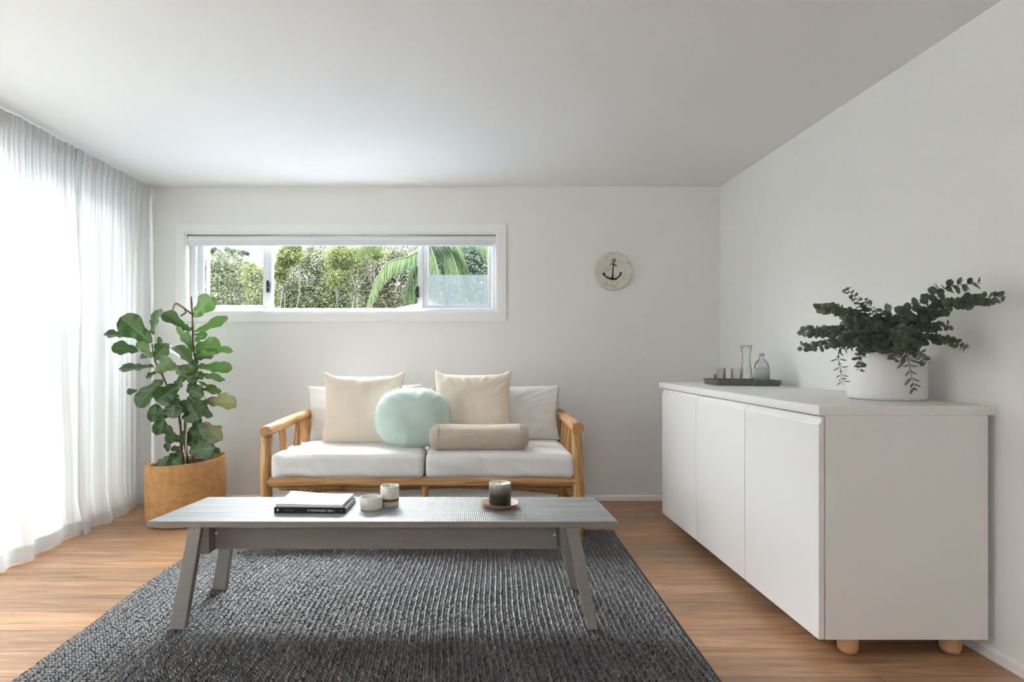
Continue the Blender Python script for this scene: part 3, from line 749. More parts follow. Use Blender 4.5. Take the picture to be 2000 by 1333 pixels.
# round mint cushion
def mint():
    c = thing('round_cushion', 'round mint green linen cushion leaning in the middle of sofa', 'cushion', (-.352, 3.985, ST - .004))
    c.rotation_euler = (R(-12), 0, R(3)); r = .245; n = 40; m = 120; V = []; Fs = []
    for side in (1, -1):
        b0 = len(V)
        for i in range(n + 1):
            s = math.sin(i / n * math.pi / 2)
            for k in range(m):
                th = 2 * math.pi * k / m; rr_ = s * r
                ct, sn = math.cos(th), math.sin(th); se = (abs(ct) ** 2.5 + abs(sn) ** 2.5) ** (-1 / 2.5); x = rr_ * ct * se * 1.0; z = rr_ * sn * se * .80
                t_ = .115 * max(0, 1 - s ** 2.3) ** .55
                pl = noise.noise(Vector((th * 4.5, 3, s * .8))) * 1.3 + .5 * noise.noise(Vector((th * 11, 7, 0)))
                t_ += .020 * pl * sm(.5, .95, s) * (1 - s) ** .6 * 1.2 + .016 * noise.noise(Vector((x * 6 + 3, z * 12 + x * 5, side))) * (1 - s ** 4)
                rad = 1 + .008 * pl * sm(.8, 1, s)
                V.append(Vector((x * rad, -side * t_, z * rad + r * .79)))
        for i in range(n):
            for k in range(m):
                a = b0 + i * m + k; b_ = b0 + i * m + (k + 1) % m; q = (a, b_, b_ + m, a + m); Fs.append(q if side == 1 else q[::-1])
    for v in V:
        if v.z < .02: v.z = .02 * (v.z / .02) ** 1 if v.z > 0 else v.z * .3
    o = mesh_obj('cover', V, Fs, M['mint'], c)
    bm = bmesh.new(); bm.from_mesh(o.data); bmesh.ops.remove_doubles(bm, verts=bm.verts[:], dist=.0008); bmesh.ops.recalc_face_normals(bm, faces=bm.faces[:]); bm.to_mesh(o.data); bm.free()
    # frayed raw edge
    b = MB(); rnd = random.Random(5)
    for k in range(520):
        th = rnd.uniform(-.5, math.pi + .5); ct, sn = math.cos(th), math.sin(th); se = (abs(ct) ** 2.5 + abs(sn) ** 2.5) ** (-1 / 2.5); p = Vector((r * ct * se, rnd.uniform(-.018, .012), r * .80 * sn * se + r * .79))
        d = Vector((math.cos(th + rnd.uniform(-.7, .7)), rnd.uniform(-.7, .7), math.sin(th + rnd.uniform(-.5, .5)))).normalized()
        L_ = rnd.uniform(.008, .020); w = d.cross(Vector((rnd.random(), 1, rnd.random()))).normalized() * .0012
        b.add([p - w, p + w, p + d * L_ + w * .3, p + d * L_ - w * .3], [(0, 1, 2, 3)])
    o = b.build('frayed_edge', M['white_linen'], c)
mint()
# knitted bolster
def bolster():
    x0, x1 = (838 - 912) * 3.87 / F, (1034 - 912) * 3.87 / F; c = thing('bolster_cushion', 'oatmeal knitted bolster cushion lying on right seat cushion', 'cushion', ((x0 + x1) / 2, 3.875, ST), R(1))
    L_ = x1 - x0; n = 90; m = 64; V = []; uv = []
    for i in range(n + 1):
        s = i / n; x = -L_ / 2 + L_ * s
        e = abs(2 * s - 1); r = .083 * (max(0, 1 - ((e - .80) / .20) ** 2.4) ** (1 / 2.4) if e > .80 else 1)
        for k in range(m + 1):
            th = 2 * math.pi * k / m; y = r * math.cos(th) * 1.08; z = r * math.sin(th)
            z *= 1 - .06 * sm(.2, .55, s) * sm(.85, .55, s) * (z > 0)
            z = max(z, -.076)
            V.append(Vector((x + .004 * noise.noise(Vector((y * 9, z * 9, s * 4))), y, z + .078 + .002 * noise.noise(Vector((x * 12, th, 0)))))); uv.append((k / m, s))
    Fs = [(i * (m + 1) + k, (i + 1) * (m + 1) + k, (i + 1) * (m + 1) + k + 1, i * (m + 1) + k + 1) for i in range(n) for k in range(m)]
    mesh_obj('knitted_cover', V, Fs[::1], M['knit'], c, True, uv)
    for s in (-1, 1):
        P = [(s * (L_ / 2 - .062), .0905 * math.cos(a), .078 + .0845 * math.sin(a)) for a in [2 * math.pi * k / 40 for k in range(41)]]
        P = [(p[0], p[1], max(.003, p[2])) for p in P]
        MB().tube(P, .0025, 6, False).build('end_seam', M['knit'], c, smooth=True)
bolster()

# ---------------------------------------------------------------- sideboard
KX0, KX1, KY0, KY1 = 1.288, 1.906, 2.247, 4.055
cb = thing('sideboard', 'long white three-door sideboard standing along the right wall', 'cabinet', ((KX0 + KX1) / 2, (KY0 + KY1) / 2, 0))
K0 = cb.location
KT = .931; KZ = .074
def kb(b, x0, x1, y0, y1, z0, z1, bev=.0008): return b.box(x0 - K0.x, x1 - K0.x, y0 - K0.y, y1 - K0.y, z0, z1, bev)
kb(MB(), KX0, 1.9335, KY0, 4.124, .8955, KT, .0015).build('worktop', M['cabinet'], cb, auto=30)
kb(MB(), KX0 + .0245, KX1, KY0, KY0 + .018, KZ, .895).build('side_panel', M['cabinet'], cb)
kb(MB(), KX0 + .0245, KX1, KY1 - .0, KY1 + .018, KZ, .895).build('side_panel', M['cabinet'], cb)
kb(MB(), KX0 + .028, KX1, KY0 + .0185, KY1 - .001, KZ, .893).build('carcass', M['cabinet'], cb)
DL = (KY1 - KY0) / 3
for k in range(3):
    y0 = KY0 + k * DL + .0025; y1 = KY0 + (k + 1) * DL - .0025; zt = .862
    # the face rolls back at the top to form a grip under the worktop
    prof = [(0, KZ), (0, .860), (.001, .8635), (.0035, .8665), (.0075, .868), (.0095, .870), (.0095, .8885), (.0195, .8885), (.0195, KZ)]
    b = MB(); b.prism([(KX0 - K0.x + u, z) for u, z in prof], 'y', y0 - K0.y, y1 - K0.y); b.build('door', M['cabinet'], cb)
for lx, ly in ((1.428, 2.305), (1.812, 2.305), (1.428, 3.99), (1.812, 3.99)):
    c = (lx - K0.x, ly - K0.y, 0)
    b = MB(); b.lathe([(0, 0), (.018, .0005), (.028, .006), (.0345, .018), (.0355, .032), (.0355, KZ)] + [(0, KZ)], c, 40); b.build('leg', M['beech'], cb, auto=45)

# ---------------------------------------------------------------- tray with glassware
tr = thing('stone_tray', 'dark grey stone-look tray on far end of white sideboard', 'tray', (1.68, 3.76, KT))
cor = [(1.492, 3.68), (1.850, 3.585), (1.868, 3.86), (1.505, 3.94)]
def rr_outline(cor, rad, inset=0, n=6):
    ctr = Vector((sum(c[0] for c in cor) / 4, sum(c[1] for c in cor) / 4)); out = []
    P = [Vector(c) for c in cor]; P = [p + (ctr - p).normalized() * inset * 1.3 for p in P]
    for i in range(4):
        p = P[i]; a = (P[i - 1] - p).normalized(); c = (P[(i + 1) % 4] - p).normalized()
        s = p + a * rad; e = p + c * rad
        for k in range(n + 1):
            t = k / n; out.append((s * (1 - t) ** 2 + p * 2 * t * (1 - t) + e * t * t))
    return out
A = [rr_outline(cor, .035, q) for q in (.014, .010, .0, .006, .016)]
zs = [0, .0, .033, .034, .008]
V = []; Fs = []; m = len(A[0])
for ring, z in zip(A, zs):
    V += [Vector((p.x - 1.68, p.y - 3.76, z)) for p in ring]
for q in range(4):
    for k in range(m): Fs.append((q * m + k, q * m + (k + 1) % m, (q + 1) * m + (k + 1) % m, (q + 1) * m + k))
Fs += [tuple(range(m)), tuple(4 * m + k for k in range(m))]
MB().add(V, Fs).build('dish', M['tray'], tr, auto=35)
def glassv(name, prof, loc, label, cat, group=None, mat='glass', seg=40):
    o = thing(name, label, cat, loc, group=group); MB().lathe(prof, seg=seg).build('body', M[mat], o, smooth=True); return o
tz = KT + .0085
gp = [(0, .0), (.026, .0), (.029, .002), (.034, .078), (.0352, .079), (.0335, .077), (.0275, .010), (0, .009)]
gp = [(r * 1.05, z * 1.16) for r, z in gp]
glassv('drinking_glass', gp, (1.562, 3.80, tz), 'clear tumbler at the left end of the stone tray', 'glass', 'tumblers on the stone tray')
glassv('drinking_glass', gp, (1.602, 3.885, tz), 'clear tumbler at the back, between the left tumbler and the middle one', 'glass', 'tumblers on the stone tray')
glassv('drinking_glass', gp, (1.634, 3.72, tz), 'clear tumbler next to the tall carafe on the stone tray', 'glass', 'tumblers on the stone tray')
cp = [(0, 0), (.036, 0), (.040, .004), (.040, .03), (.034, .075), (.026, .125), (.024, .16), (.028, .195), (.037, .235), (.0355, .235), (.0265, .195), (.0225, .16), (.0245, .125), (.0325, .075), (.038, .03), (.037, .010), (0, .009)]
glassv('glass_carafe', cp, (1.718, 3.78, tz), 'tall clear glass carafe with narrow waist between tumblers and bottle', 'carafe')
bt = thing('water_bottle', 'short clear glass bottle with grey cap at right of tray', 'bottle', (1.775, 3.70, tz))
bp = [(0, .004), (.030, 0), (.041, .004), (.0435, .012), (.0435, .100), (.040, .118), (.030, .138), (.018, .148), (.0145, .154), (.0145, .170), (.013, .170), (.013, .154), (.0165, .147), (.0285, .136), (.038, .117), (.0415, .100), (.0415, .014), (.03, .006), (0, .009)]
MB().lathe(bp).build('body', M['bottle_glass'], bt, smooth=True)
MB().lathe([(0, .186), (.0135, .186), (.0155, .184), (.0155, .168), (.0147, .168), (.0147, .1705), (0, .1705)]).build('cap', M['cap'], bt, auto=35)
MB().lathe([(.0437, .022), (.0441, .022), (.0441, .098), (.0437, .098)]).build('paper_label', paint('pale_label', (.44, .48, .47), .5), bt, smooth=True)

# ---------------------------------------------------------------- vase with eucalyptus
VX, VY = 1.764, 2.585
vs = thing('white_vase', 'round matt white ceramic vase on near end of sideboard', 'vase', (VX, VY, KT))
R0 = .1425
vp = [(0, .0), (R0 - .02, .0), (R0 - .006, .003), (R0 - .001, .012), (R0, .03), (R0, .135), (R0 - .004, .165), (R0 - .015, .188), (R0 - .034, .202), (R0 - .060, .207), (R0 - .064, .2055), (R0 - .060, .200), (R0 - .034, .194), (R0 - .02, .18), (R0 - .01, .16), (R0 - .008, .02), (0, .015)]
MB().lathe(vp, seg=72).build('body', M['vase'], vs, smooth=True)
def euc_y(px, Y):
    return min(Y, F * 1.885 / (px - 912)) if px > 1500 else Y
def E(zx, zy, Y):
    px = 1540 + zx * .23; py = 520 + zy * .23; return U(px, py, euc_y(px, Y))
ROOT = Vector((VX, VY, KT + .02)); MOUTH = Vector((VX, VY, KT + .20))
def euc_branch(pts, label, seed, size=.021, dens=.85, narrow=1.0, tone=.5, group='eucalyptus branches in the white vase', cat='branch'):
    rnd = random.Random(seed)
    jit = Vector((rnd.uniform(-.045, .045), rnd.uniform(-.045, .045), 0))
    root = ROOT + jit * 1.2
    o = thing('eucalyptus_branch', label, cat, root, group=group)
    P = [root + Vector((0, 0, 0)), MOUTH + jit + Vector((0, 0, .0))] + [E(*p) for p in pts]
    nfirst = 6 * 2; P = catmull(P, 8); n = len(P)
    rad = [.0028 * (1 - .75 * k / (n - 1)) for k in range(n)]
    MB().tube([p - root for p in P], rad, 7).build('stem', M['euc_stem'], o, smooth=True)
    V = []; Fs = []; uv = []; tones = []
    # cumulative length
    Ls = [0]
    for a, b_ in zip(P, P[1:]): Ls.append(Ls[-1] + (b_ - a).length)
    tot = Ls[-1]; start = .19; sp = .0145 / dens; d = start; k = 0; ang0 = rnd.uniform(0, 6.28)
    while d < tot - .002:
        i = next(q for q in range(1, n) if Ls[q] >= d); t = (d - Ls[i - 1]) / max(1e-6, Ls[i] - Ls[i - 1]); p = P[i - 1].lerp(P[i], t); T = (P[i] - P[i - 1]).normalized()
        up = Vector((0, 0, 1)) if abs(T.z) < .9 else Vector((1, 0, 0)); s1 = T.cross(up).normalized(); s2 = T.cross(s1)
        fr = (d - start) / (tot - start); sz = .9 * size * (1.0 - .45 * fr ** 1.5) * rnd.uniform(.8, 1.15); ang = ang0 + k * 1.57 + rnd.uniform(-.35, .35)
        for sgn in (1, -1):
            a2 = ang + (0 if sgn == 1 else math.pi) + rnd.uniform(-.3, .3)
            out = (s1 * math.cos(a2) + s2 * math.sin(a2)); ax = (out + T * rnd.uniform(.1, .7) + Vector((0, 0, -.12))).normalized()
            side = ax.cross(T + Vector((rnd.uniform(-.5, .5), rnd.uniform(-.5, .5), rnd.uniform(-.3, .3)))).normalized(); nn = ax.cross(side)
            b0 = len(V); base = p + ax * .004; tn = min(1, max(0, tone + rnd.uniform(-.5, .5)))
            ln = sz * 1.9 * (1.35 if narrow < .8 else 1); wd = sz * narrow * 1.0
            rows = [(0, .12), (.14, .62), (.36, .98), (.62, 1.0), (.84, .66), (1.0, .08)]
            cup = rnd.uniform(-.25, .35)
            for f_, w_ in rows:
                for q, uu in ((-1, 0), (0, .5), (1, 1)):
                    pt = base + ax * (ln * f_) + side * (q * wd * w_) + nn * (ln * (cup * f_ * f_ - .12 * (q == 0) * w_))
                    pt.x = min(pt.x, 1.925); V.append(pt - root); uv.append((uu, f_)); tones.append(tn)
            for r_ in range(5):
                for q in range(2):
                    a = b0 + r_ * 3 + q; Fs.append((a, a + 1, a + 4, a + 3))
        d += sp * rnd.uniform(.8, 1.25) * (1 - .45 * fr); k += 1
    lo = mesh_obj('leaves', V, Fs, M['euc'], o, True, uv)
    at = lo.data.attributes.new('tone', 'FLOAT', 'POINT'); at.data.foreach_set('value', tones)
    return o
EB = [
 ([(760, 560, 2.50), (640, 380, 2.46), (570, 270, 2.45), (485, 190, 2.44)], 'eucalyptus branch rising highest on the left side of the vase', .017, 1, 1),
 ([(900, 560, 2.55), (650, 470, 2.5), (400, 370, 2.45), (250, 360, 2.42)], 'eucalyptus branch reaching left below the highest left branch', .023, 1, 1),
 ([(740, 620, 2.46), (430, 560, 2.40), (250, 560, 2.38), (120, 560, 2.36)], 'eucalyptus branch reaching furthest left, nearly level', .022, 1.05, 1),
 ([(700, 650, 2.44), (430, 640, 2.38), (250, 680, 2.35), (110, 680, 2.33)], 'lowest of the branches reaching furthest left', .020, 1, 1),
 ([(760, 640, 2.42), (560, 640, 2.36), (430, 720, 2.34), (440, 870, 2.34), (465, 1010, 2.34)], 'thin eucalyptus sprig hanging at left edge of the vase', .016, .62, .45),
 ([(740, 650, 2.40), (640, 700, 2.33), (600, 800, 2.32), (625, 890, 2.32)], 'short leafy sprig drooping over left shoulder of the vase', .019, 1.1, 1),
 ([(900, 600, 2.42), (960, 560, 2.33), (940, 650, 2.28), (890, 790, 2.28)], 'leafy sprig drooping down the middle of the vase front', .021, 1.3, 1),
 ([(990, 620, 2.42), (1030, 680, 2.33), (1110, 740, 2.30), (1170, 830, 2.30)], 'leafy sprig drooping over right shoulder of the vase', .021, 1.3, 1),
 ([(980, 650, 2.42), (1000, 740, 2.33), (1030, 860, 2.31), (1065, 1040, 2.31)], 'thin sprig with narrow leaves hanging down the right front of vase', .026, .40, .42),
 ([(1010, 600, 2.5), (1130, 620, 2.42), (1290, 620, 2.35), (1400, 640, 2.3), (1500, 700, 2.27)], 'eucalyptus branch sloping down to the right beside the wall', .021, .95, 1),
 ([(960, 560, 2.5), (1090, 520, 2.42), (1230, 520, 2.35), (1370, 500, 2.3)], 'short eucalyptus branch pointing right between two long branches', .019, 1.1, 1),
 ([(980, 540, 2.5), (1130, 440, 2.4), (1300, 350, 2.3), (1560, 290, 2.2), (1820, 260, 2.1)], 'longest eucalyptus branch stretching far right towards the wall', .025, 1.05, 1),
 ([(960, 530, 2.5), (1000, 400, 2.42), (1140, 300, 2.35), (1330, 190, 2.27), (1560, 150, 2.2), (1640, 150, 2.18)], 'upper right eucalyptus branch with sparse round leaves, arching over longest branch', .024, .62, 1),
 ([(880, 580, 2.5), (830, 480, 2.47), (800, 400, 2.46), (850, 370, 2.46)], 'short upright eucalyptus branch in the centre of the bunch', .026, 1.2, 1),
 ([(820, 600, 2.46), (720, 520, 2.42), (560, 480, 2.4), (470, 470, 2.4)], 'eucalyptus branch filling the dense left centre of the bunch', .026, 1.3, 1),
 ([(860, 640, 2.40), (760, 580, 2.36), (640, 580, 2.34), (520, 620, 2.33)], 'front eucalyptus branch over the vase rim, left of centre', .026, 1.4, 1),
 ([(900, 640, 2.40), (930, 560, 2.36), (1000, 540, 2.35), (1080, 560, 2.34)], 'front eucalyptus branch over the vase rim, right of centre', .026, 1.4, 1),
 ([(860, 600, 2.5), (740, 470, 2.52), (700, 360, 2.53), (640, 300, 2.53)], 'back eucalyptus branch just right of the highest left branch', .021, 1.1, 1),
]
for k, (pts, lab, sz, de, na) in enumerate(EB): euc_branch(pts, lab, 40 + k, sz, de, na)

# ---------------------------------------------------------------- things on the low table
def on_table(x, y): return (x, y, TT + .0003)
bk = thing('book', 'black-spined hardback book under the magazine on the low table', 'book', on_table(-.665, 2.60), R(-1.5))
def book(parent, w, d, z0, z1, cm, skew, ct):
    # origin at the middle of the spine; spine faces the camera
    b = MB(); b.box(-w / 2, w / 2, 0, .003, z0, z1); b.box(-w / 2, w / 2, .003, d, z0, z0 + ct); b.box(-w / 2, w / 2, .003, d, z1 - ct, z1); b.build('cover', cm, parent)
    b = MB(); b.box(-w / 2 + .003, w / 2 - .003, .0031, d - .004, z0 + ct, z1 - ct); b.build('pages', M['paper'], parent)
book(bk, .305, .215, 0, .0245, M['book_black'], 0, .0022)
def text_mesh(body, size, mat, parent, loc, rot, name):
    cu = bpy.data.curves.new('t', 'FONT'); cu.body = body; cu.size = size; cu.extrude = .0002; cu.align_x = 'CENTER'; cu.align_y = 'CENTER'; cu.space_character = 1.25; cu.offset = size * .02
    to = bpy.data.objects.new('t', cu); COL.objects.link(to); bpy.context.view_layer.update()
    me = bpy.data.meshes.new_from_object(to.evaluated_get(bpy.context.evaluated_depsgraph_get())); bpy.data.objects.remove(to)
    o = bpy.data.objects.new(name, me); COL.objects.link(o); me.materials.clear(); me.materials.append(mat); o.parent = parent; o.location = loc; o.rotation_euler = rot; return o
text_mesh('THE ORIGINALS', .0128, M['ink_white'], bk, (.046, -.0004, .0125), (R(90), R(180), 0), 'spine_title')
b = MB(); b.tube([(-.137, -.0004, .0135), (-.137, .0002, .0135)], .0045, 16); b.build('spine_emblem', M['ink_white'], bk)
b = MB()
for k in range(9): b.box(-.108 + k * .0045, -.105 + k * .0045, -.0004, .0002, .0115, .0145)
b.build('spine_subtitle', M['ink_grey'], bk)
b = MB(); b.box(.1085, .1095, -.0004, .0002, .001, .0235); b.build('spine_rule', M['ink_grey'], bk)
b = MB(); b.tube([(.133, -.0004, .012), (.133, .0002, .012)], .003, 8); b.build('spine_mark', M['ink_grey'], bk)
mg = thing('magazine', 'pale magazine with lilac cover lying on top of black book', 'magazine', (-.668, 2.602, TT + .0252), R(-2.5))
V = []; Fs = []; n = 16
for i in range(n + 1):
    for j in range(n + 1):
        u = i / n; v = j / n; w = .288 
        V.append((-w / 2 + w * u, .205 * v, .0132 + .010 * (1 - u) ** 3 * v ** 2 + .001 * math.sin(u * 7)))
m0 = len(V); V += [(x, y, max(z - .0012, .0)) for x, y, z in V[:m0]]
for i in range(n):
    for j in range(n):
        a = i * (n + 1) + j; Fs += [(a, a + n + 1, a + n + 2, a + 1), (m0 + a, m0 + a + 1, m0 + a + n + 2, m0 + a + n + 1)]
ed = [i * (n + 1) for i in range(n + 1)] + [n * (n + 1) + j for j in range(1, n + 1)] + [i * (n + 1) + n for i in range(n - 1, -1, -1)] + [j for j in range(n - 1, 0, -1)]
for a, b_ in zip(ed, ed[1:] + ed[:1]): Fs.append((a, b_, m0 + b_, m0 + a))
MB().add(V, Fs).build('front_cover', M['cover'], mg, auto=40)
b = MB(); b.box(-.143, .143, .0, .203, .0003, .0122, .001); b.build('pages', M['paper'], mg)

o = thing('ceramic_bowl', 'small speckled cream ceramic bowl beside the magazine', 'bowl', on_table(-.4165, 2.675))
MB().lathe([(0, 0), (.043, 0), (.0465, .003), (.0485, .02), (.049, .052), (.0475, .0545), (.0455, .052), (.0445, .02), (.040, .012), (0, .010)], seg=56).build('body', M['speckle'], o, smooth=True)
o = thing('ceramic_cup', 'tall speckled cup with brown clay band behind small bowl', 'cup', on_table(-.3435, 2.735))
MB().lathe([(.0405, .036), (.0415, .088), (.0400, .0905), (.0380, .088), (.037, .012), (0, .010)], seg=56).build('body', M['speckle'], o, smooth=True)
MB().lathe([(.0405, .023), (.0405, .036)], seg=56).build('clay_band', M['raw_clay'], o, smooth=True)
MB().lathe([(0, 0), (.038, 0), (.0402, .003), (.0405, .023)], seg=56).build('foot', M['grey_glaze'], o, smooth=True)
def oval(p, th): return Vector((p.x * (1 + .025 * math.cos(2 * th + 1)), p.y * (1 + .02 * math.sin(3 * th)), p.z + .002 * (p.z > .01) * math.sin(2 * th)))
pl = thing('clay_plate', 'small terracotta plate under the candle on the low table', 'plate', on_table(.143, 2.715))
MB().lathe([(0, 0), (.045, 0), (.062, .004), (.084, .021), (.0865, .023), (.083, .0225), (.060, .0085), (.048, .006), (0, .0055)], seg=64, fn=oval).build('dish', M['plate'], pl, smooth=True)
cd = thing('pillar_candle', 'dark layered pillar candle with pale top on clay plate', 'candle', (.146, 2.715, TT + .0066))
MB().lathe([(0, 0), (.0465, 0), (.0485, .002), (.0485, .097), (.0475, .0995), (.044, .0985), (.040, .093), (.01, .0905), (0, .0905)], seg=56).build('wax', M['candle'], cd, smooth=True)
MB().lathe([(.0482, .0985), (.0475, .1003), (.0445, .0993), (.040, .0935), (.01, .0912), (0, .0912)], seg=56).build('melted_top', M['wax'], cd, smooth=True)
MB().tube([(0, 0, .091), (.0008, 0, .099), (.003, .001, .105)], .0011, 6).build('wick', M['black'], cd)

# ---------------------------------------------------------------- anchor plaque on the back wall
pq = thing('wall_plaque', 'round whitewashed plaque with black anchor on the back wall', 'plaque', (U(1197.5, 530, 4.69).x, WY1 - .002, U(1197.5, 530, 4.69).z))
def ring_y(prof, seg=64, fn=None):
    b = MB(); b.lathe(prof, seg=seg); b.v = [Vector((p.x, -p.z, p.y)) for p in b.v]; return b
ring_y([(0, 0), (.143, 0), (.1455, .003), (.1455, .015), (.143, .019), (.134, .0205), (.130, .0185), (0, .0182)]).build('disc', M['plaque'], pq, auto=50)
# anchor outline built as strokes (plaque units from the photograph, 1333 px = 120 px crop)
def AQ(ax, ay): return Vector(((ax / 1333 * 120 + 1140 - 1197.5) / 256.4, -.0195, -((ay / 1333 * 120 + 470 - 530) / 256.4)))
b = MB()
def stroke(pts, wid):
    P = catmull([AQ(*p) for p in pts], 6); n = len(P)
    W_ = [wid[0] + (wid[-1] - wid[0]) * k / (n - 1) for k in range(n)] if len(wid) == 2 else [w for w in np.interp(np.linspace(0, 1, n), np.linspace(0, 1, len(wid)), wid)]
    V = []; 
    for k, p in enumerate(P):
        t = (P[min(k + 1, n - 1)] - P[max(k - 1, 0)]).normalized(); s = Vector((-t.z, 0, t.x)) * W_[k] / 2 * (120 / 1333 / 256.4)
        V += [p + s, p - s, p - s + Vector((0, .002, 0)), p + s + Vector((0, .002, 0))]
    Fs = []
    for k in range(n - 1):
        for q in range(4): Fs.append((k * 4 + q, k * 4 + (q + 1) % 4, k * 4 + 4 + (q + 1) % 4, k * 4 + 4 + q))
    Fs += [(0, 1, 2, 3), tuple((n - 1) * 4 + q for q in range(4))]
    b.add(V, Fs)
stroke([(650 + 32 * math.cos(a), 438 + 32 * math.sin(a)) for a in [k * math.pi / 8 for k in range(17)]], (18, 18))
stroke([(648, 475), (640, 560), (625, 660), (622, 770), (605, 850)], (18, 22, 26, 30, 60))
stroke([(565, 524), (600, 515), (650, 532), (712, 555)], (22, 18, 24, 24))
stroke([(430, 740), (480, 790), (560, 832), (630, 842), (700, 835), (760, 780), (800, 740)], (18, 28, 34, 44, 34, 28, 20))
for tri in ([(402, 780), (415, 695), (475, 725)], [(760, 705), (822, 688), (805, 765)]):
    P = [AQ(*p) for p in tri]; b.add(P + [p + Vector((0, .002, 0)) for p in P], [(0, 1, 2), (5, 4, 3), (0, 3, 4, 1), (1, 4, 5, 2), (2, 5, 3, 0)])
b.build('anchor_emblem', M['anchor'], pq)

# ---------------------------------------------------------------- fig plant in woven basket
BX, BY = -1.90, 4.15
bs = thing('woven_basket', 'round woven tan seagrass basket by the curtain corner', 'basket', (BX, BY, 0))
def bfn(p, th):
    f = 1 + .012 * math.sin(3 * th + 1) + .010 * math.cos(2 * th)
    z = p.z
    if z > .2: z += (.025 * math.cos(th) + .006 * math.sin(2 * th)) * (z - .2) / .2
    return Vector((p.x * f, p.y * f, z))
prof = [(0, .002), (.225, .002), (.240, .006)] + [(.244 + .006 * math.sin(k / 14 * math.pi * .9), .012 + (.402 - .012) * k / 14) for k in range(15)] + [(.244, .408), (.240, .402), (.236, .3), (.234, .1), (0, .09)]
b = MB(); seg = 96; b.lathe(prof, seg=seg, fn=bfn)
b.uv = [(((math.atan2(v.y, v.x) / (2 * math.pi)) % 1), v.z * 2.4) for v in b.v]
o = b.build('body', M['basket'], bs, smooth=True)
# fix the uv seam
me = o.data; uvl = me.uv_layers[0].data
for pg in me.polygons:
    us = [uvl[l].uv[0] for l in pg.loop_indices]
    if max(us) - min(us) > .5:
        for l in pg.loop_indices:
            if uvl[l].uv[0] < .5: uvl[l].uv[0] += 1
fg = thing('fiddle_leaf_fig', 'tall fiddle leaf fig plant with big green leaves in basket', 'plant', (BX, BY, .10))
G0 = fg.location
MB().lathe([(0, 0), (.20, 0), (.230, .27), (.20, .278), (0, .284)], seg=48).build('potting_soil', M['soil'], fg, smooth=True)
def PL(zx, zy, dy=0): return U(180 + zx * .36, 560 + zy * .36, BY + dy) - G0
stems = [([(487, 985, -.03), (483, 820, -.03), (470, 700, -.05), (425, 590, -.08), (385, 490, -.10), (340, 400, -.10), (325, 310, -.10)], .009),
         ([(520, 985, .02), (505, 840, .02), (510, 700, .02), (540, 560, .0), (565, 440, .0), (548, 330, .0), (545, 200, .0), (538, 55, .0)], .010),
         ([(548, 985, .05), (545, 840, .05), (550, 720, .04), (570, 600, .02), (590, 560, .0)], .008),
         ([(500, 985, -.08), (490, 900, -.09), (455, 885, -.10), (420, 880, -.12)], .005),
         ([(546, 760, .04), (575, 700, .0), (600, 650, -.03), (617, 600, -.04)], .004),
         ([(545, 150, .0), (520, 130, -.02), (490, 115, -.02), (455, 100, -.03)], .003)]
b = MB()
for P, r in stems:
    Q = catmull([PL(*p) for p in P], 6); n = len(Q)
    rr_ = [r * (1 - .55 * k / n) * (1.25 if k % 5 == 0 else 1) for k in range(n)]
    b.tube(Q, rr_, 9)
b.build('stems', M['stem'], fg, smooth=True)
b = MB(); b.tube([PL(505, 985, -.06), PL(515, 700, -.05)], .0045, 8); b.build('support_cane', M['cane'], fg)
b = MB(); b.tube([PL(557, 420, -.0), PL(556, 165, -.0)], .003, 8); b.build('support_cane', M['cane'], fg)
